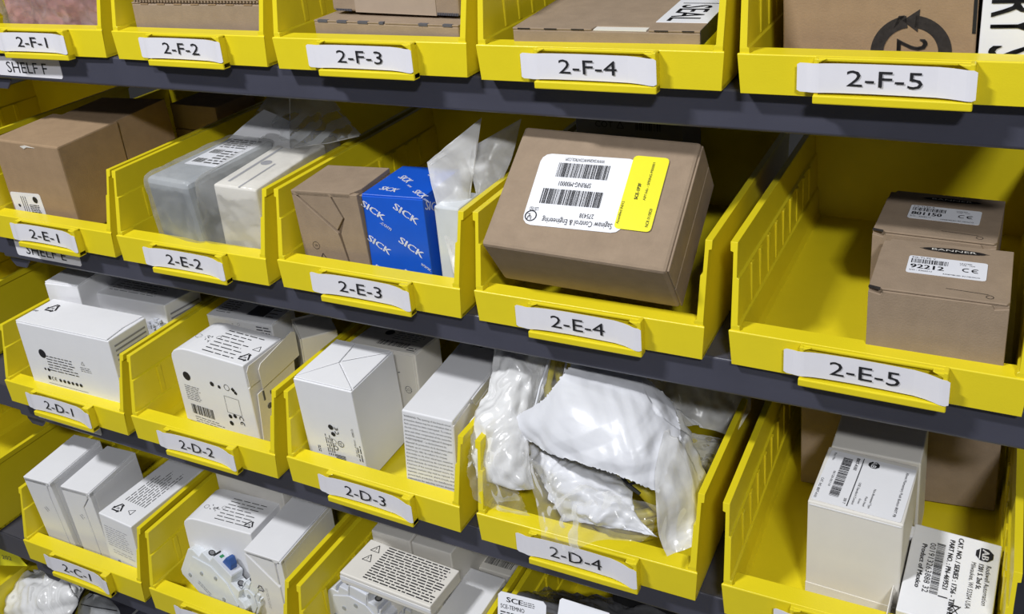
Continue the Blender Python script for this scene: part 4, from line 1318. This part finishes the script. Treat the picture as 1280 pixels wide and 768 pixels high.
# ---- 2-F-1: bubble wrapped part
k = ('F', 1)
r = empty('bubble_wrapped_part', FR(k), 'pinkish part in shiny bubble wrap filling bin 2-F-1', 'part')
mb = MB()
mb.box(-.080, .086, .026, .16, .006, .085)
mb.build('wrapped_part', PINK, r, bevel=.008)
BQ['F1x'] = [-.084, .022, .004, 0, 0, 0, .174, .145, .088]
bm = bmesh.new()
bmesh.ops.create_cube(bm, size=1)
bmesh.ops.subdivide_edges(bm, edges=bm.edges[:], cuts=46, use_grid_fill=True)
for v_ in bm.verts:
    p = v_.co.copy()
    n = p / max((abs(2 * p.x) ** 8 + abs(2 * p.y) ** 8 + abs(2 * p.z) ** 8) ** .125, 1e-6)
    c = V((.003 + n.x * .178, .091 + n.y * .145, .046 + n.z * .090))
    o = n.normalized()
    bb = max(0, .6 - noise.cell_vector(c * 90).length * .5) * .003 + .0030 * noise.noise(c * 120) + .004 * noise.noise(c * 30)
    v_.co = c + o * bb
me = bpy.data.meshes.new('bubble_wrap')
bm.to_mesh(me)
bm.free()
for p in me.polygons: p.use_smooth = True
link('bubble_wrap', me, FILMT, r)

# ---- 2-C-4: dark bagged parts with a printed label
k = ('C', 4)
b = bag(k, 'black parts in a smoky bag with a white printed label in the bin below 2-D-4', name='bagged_parts')
MB().box(-.060, .060, .060, .13, .006, .045).box(-.02, .080, .14, .22, .006, .095).build('black_parts', BLACK, b, bevel=.008)
sheet_obj('bag_film', sheet(k, [[(628, 720, .150), (700, 735, .150), (780, 750, .150), (860, 768, .150)], [(625, 745, .085), (700, 765, .080), (780, 790, .08), (850, 810, .09)], [(620, 800, .035), (690, 820, .03), (770, 840, .03), (840, 860, .04)]], 40, 36, .0050, 30, 19), SMOKE, b)
r = empty('labelled_card', FR(k), 'small white card printed SCE at the left of the bin below 2-D-4', 'card')
p0, p1, p2 = at(k, 622, 775, .040), at(k, 682, 791, .040), at(k, 640, 743, .050)
ex = (p1 - p0)
wl = ex.length
ex.normalize()
n = ex.cross(p2 - p0).normalized()
ey = n.cross(ex)
hl = (p2 - p0).dot(ey)
M = Matrix((ex, ey, n)).transposed().to_4x4()
M.translation = p0
lab = MB().prism([(0, .001), (wl, .001), (wl, hl - .003), (wl - .003, hl), (.003, hl), (0, hl - .003)], -.0006, 0, 'z', M).build('card', WLAB, r)
Ink().text('SCE', wl * .18, hl * .70, hl * .17, wl * .34, bold=.0005).para(wl * .54, hl * .68, wl * .80, hl * .86, 3, .35).text('SCE-TEMNO', wl * .06, hl * .46, hl * .14, wl * .50).para(wl * .06, hl * .1, wl * .9, hl * .38, 3, .4).build('lettering', INK, lab, M)
r = empty('labelled_card', FR(k), 'plain white card corner right of the SCE card in the bin below 2-D-4', 'card')
MB().prism([(0, 0), (.05, 0), (.05, .03), (.048, .032), (.002, .032), (0, .03)], 0, .0006, 'z', Matrix.Translation(at(k, 694, 792, .045)) @ Matrix.Rotation(R_(60), 4, 'X')).build('card', WLAB, r)

# ---- bottom left: bag with cables on shelf B
k = ('C', 1)
b = bag(k, 'crumpled cloudy bag below bin 2-C-1 at the bottom left')
sheet_obj('bag_film', sheet(k, [[(52, 712, .070), (72, 712, .066), (92, 722, .062), (104, 738, .060)], [(20, 724, .052), (50, 732, .042), (80, 742, .038), (98, 752, .040)], [(-5, 745, .035), (30, 752, .022), (60, 765, .02), (88, 772, .026)], [(-20, 775, .02), (20, 785, .005), (50, 795, .004), (76, 805, .01)]], 60, 60, .0052, 30, 23, thick=.008), POLY2, b)
r = empty('yellow_cable', FR(k), 'pair of yellow cables coming out of the bag at the bottom left', 'cable')
MB().tube([at(k, 102, 735, .075), at(k, 93, 748, .062), at(k, 85, 768, .050), at(k, 80, 800, .040)], .0030).build('cable_strand', CABLE, r, smooth=True)
MB().tube([at(k, 110, 738, .078), at(k, 103, 752, .064), at(k, 95, 772, .052), at(k, 90, 800, .042)], .0030).build('cable_strand', CABLE, r, smooth=True)
r = empty('clear_bag', FR(k), 'clear bag corner with a dark edge under bin 2-C-1, right of the yellow cables', 'bag')
sheet_obj('bag_film', sheet(k, [[(112, 742, .070), (125, 745, .068), (140, 752, .066)], [(98, 756, .055), (120, 760, .052), (150, 766, .050)], [(96, 790, .04), (120, 790, .04), (150, 792, .04)]], 20, 20, .001, 30, 2), FILMT, r)
MB().tube([at(k, 118, 742, .068), at(k, 101, 756, .055), at(k, 122, 760, .052), at(k, 146, 764, .050)], .0007, 5).build('bag_edge', SLATE, r)

# ---- yellow tag hanging in the neighbouring bay
r = empty('yellow_tag', FR(k), 'bright yellow paper tag with handwriting at the lower left edge', 'tag')
p0, p1, p2 = at(k, -22, 706, .030), at(k, 34, 709, .030), at(k, -22, 668, .034)
ex = (p1 - p0); wl = ex.length; ex.normalize()
n = ex.cross(p2 - p0).normalized(); ey = n.cross(ex); hl = (p2 - p0).dot(ey)
M = Matrix((ex, ey, n)).transposed().to_4x4(); M.translation = p0
lab = MB().prism([(0, 0), (wl * .50, 0), (wl, .001), (wl * .85, hl * .48), (wl * .30, hl * .78), (0, hl * .86)], -.0008, 0, 'z', M).build('tag_paper', YLAB, r)
Ink().text('192 202', wl * .30, hl * .36, hl * .12, wl * .42).build('lettering', GINK, lab, M @ Matrix.Rotation(R_(-6), 4, 'Z'))

# ---------------------------------------------------------------- switch gear
def breaker(k, label, M, mtl, name, length=.112, thick=.018, toggle=True):
    root = empty(name, FR(k) @ M, label, 'breaker' if toggle else 'relay')
    L_ = length
    prof = [(0, .004), (.004, 0), (L_ * .40, 0), (L_ * .42, .004), (L_ * .62, .004), (L_ * .64, 0), (L_ - .004, 0), (L_, .004), (L_, .040), (L_ * .93, .043), (L_ * .86, .043), (L_ * .84, .052), (L_ * .70, .052), (L_ * .68, .060),
            (L_ * .36, .060), (L_ * .34, .052), (L_ * .20, .052), (L_ * .18, .043), (L_ * .06, .043), (0, .038)]
    MB().prism(prof, 0, thick, 'y').build('housing', mtl, root, bevel=.0009)
    # recessed side plate with ridges and rivets
    mb = MB()
    mb.prism([(L_ * .10, .006), (L_ * .90, .006), (L_ * .90, .036), (L_ * .66, .047), (L_ * .38, .047), (L_ * .10, .036)], -.0012, .0, 'y')
    mb.build('side_plate', mtl, root, bevel=.0005)
    for x, z in ((.16, .012), (.5, .040), (.84, .012), (.30, .028), (.70, .026)):
        Mx = Matrix.Translation((L_ * x, -.0012, z)) @ Matrix.Rotation(R_(90), 4, 'X')
        MB().cyl((0, 0, 0), .0022, .0009, 12, Mx).build('rivet', GREYP, root)
    # screw wells and slots on the stepped front
    for x, z in ((.27, .0520), (.77, .0520)):
        MB().cyl((L_ * x, thick / 2, z), .0040, .0004, 16).build('screw_well', SLATE, root)
        MB().cyl((L_ * x, thick / 2, z + .0003), .0028, .0003, 12).build('screw_head', BIT, root)
    MB().box(L_ * .335, L_ * .35, thick * .25, thick * .75, .0522, .0595).build('slot', SLATE, root)
    if toggle:
        MB().prism([(L_ * .47, .060), (L_ * .62, .060), (L_ * .60, .066), (L_ * .54, .071), (L_ * .50, .070)], thick * .22, thick * .78, 'y').build('toggle', NAVY, root, bevel=.001)
        MB().box(L_ * .395, L_ * .43, thick * .35, thick * .65, .060, .0606).build('indicator_window', GREEN, root)
        mb = MB()
        mb.box(L_ * .37, L_ * .67, .0005, thick - .0005, .0598, .0604)
        mb.build('front_plate', LGREY, root)
        fm = Matrix.Translation((0, 0, .0522))
        Ink().tri(L_ * .81, thick * .3, .0030, .0006).build('printing', GINK, root, fm)
    else:
        MB().box(L_ * .40, L_ * .66, thick * .1, thick * .25, .058, .070).build('flange', mtl, root, bevel=.0006)
        for x in (.42, .54):
            MB().box(L_ * x, L_ * (x + .08), thick * .35, thick * .75, .0600, .0608).build('contact_window', SLATE, root)
        for x in (.12, .36, .66, .88):
            MB().box(L_ * x, L_ * x + .002, 0, thick, .044, .062 if .2 < x < .8 else .050).build('fin', mtl, root, bevel=.0004)
    Ink().para(L_ * .30, .012, L_ * .55, .017, 2, .4).build('printing', SINK, root, Matrix(((1, 0, 0, 0), (0, 0, -1, -.0013), (0, 1, 0, 0), (0, 0, 0, 1))))
    return root


def pose(p, q_, tilt):
    """x axis from p to q_, leaning back by tilt degrees"""
    x = (V(q_) - V(p)).normalized()
    z0 = V((0, math.sin(R_(tilt)), math.cos(R_(tilt))))
    y = z0.cross(x).normalized()
    z = x.cross(y)
    M = Matrix((x, y, z)).transposed().to_4x4()
    M.translation = V(p)
    return M


breaker(('C', 2), 'milky grey circuit breaker with blue toggle at the front of bin 2-C-2', pose((-.0840, .032, .030), (.012, .014, -.012), 12), CLEARP, 'circuit_breaker', .102, .017)
breaker(('C', 2), 'second milky circuit breaker end, low at the front of bin 2-C-2', pose((-.010, .030, .006), (.016, .026, -.006), 8), CLEARP, 'circuit_breaker', .036, .018, toggle=False)
breaker(('C', 3), 'left grey relay with fins lying in bin 2-C-3', pose((-.098, .046, .026), (-.02, .040, .016), 4), LGREY, 'relay_module', .078, .020, toggle=False)
breaker(('C', 3), 'right grey relay partly under the frame edge in bin 2-C-3', pose((-.012, .048, .022), (.05, .044, .014), 4), LGREY, 'relay_module', .048, .020, toggle=False)
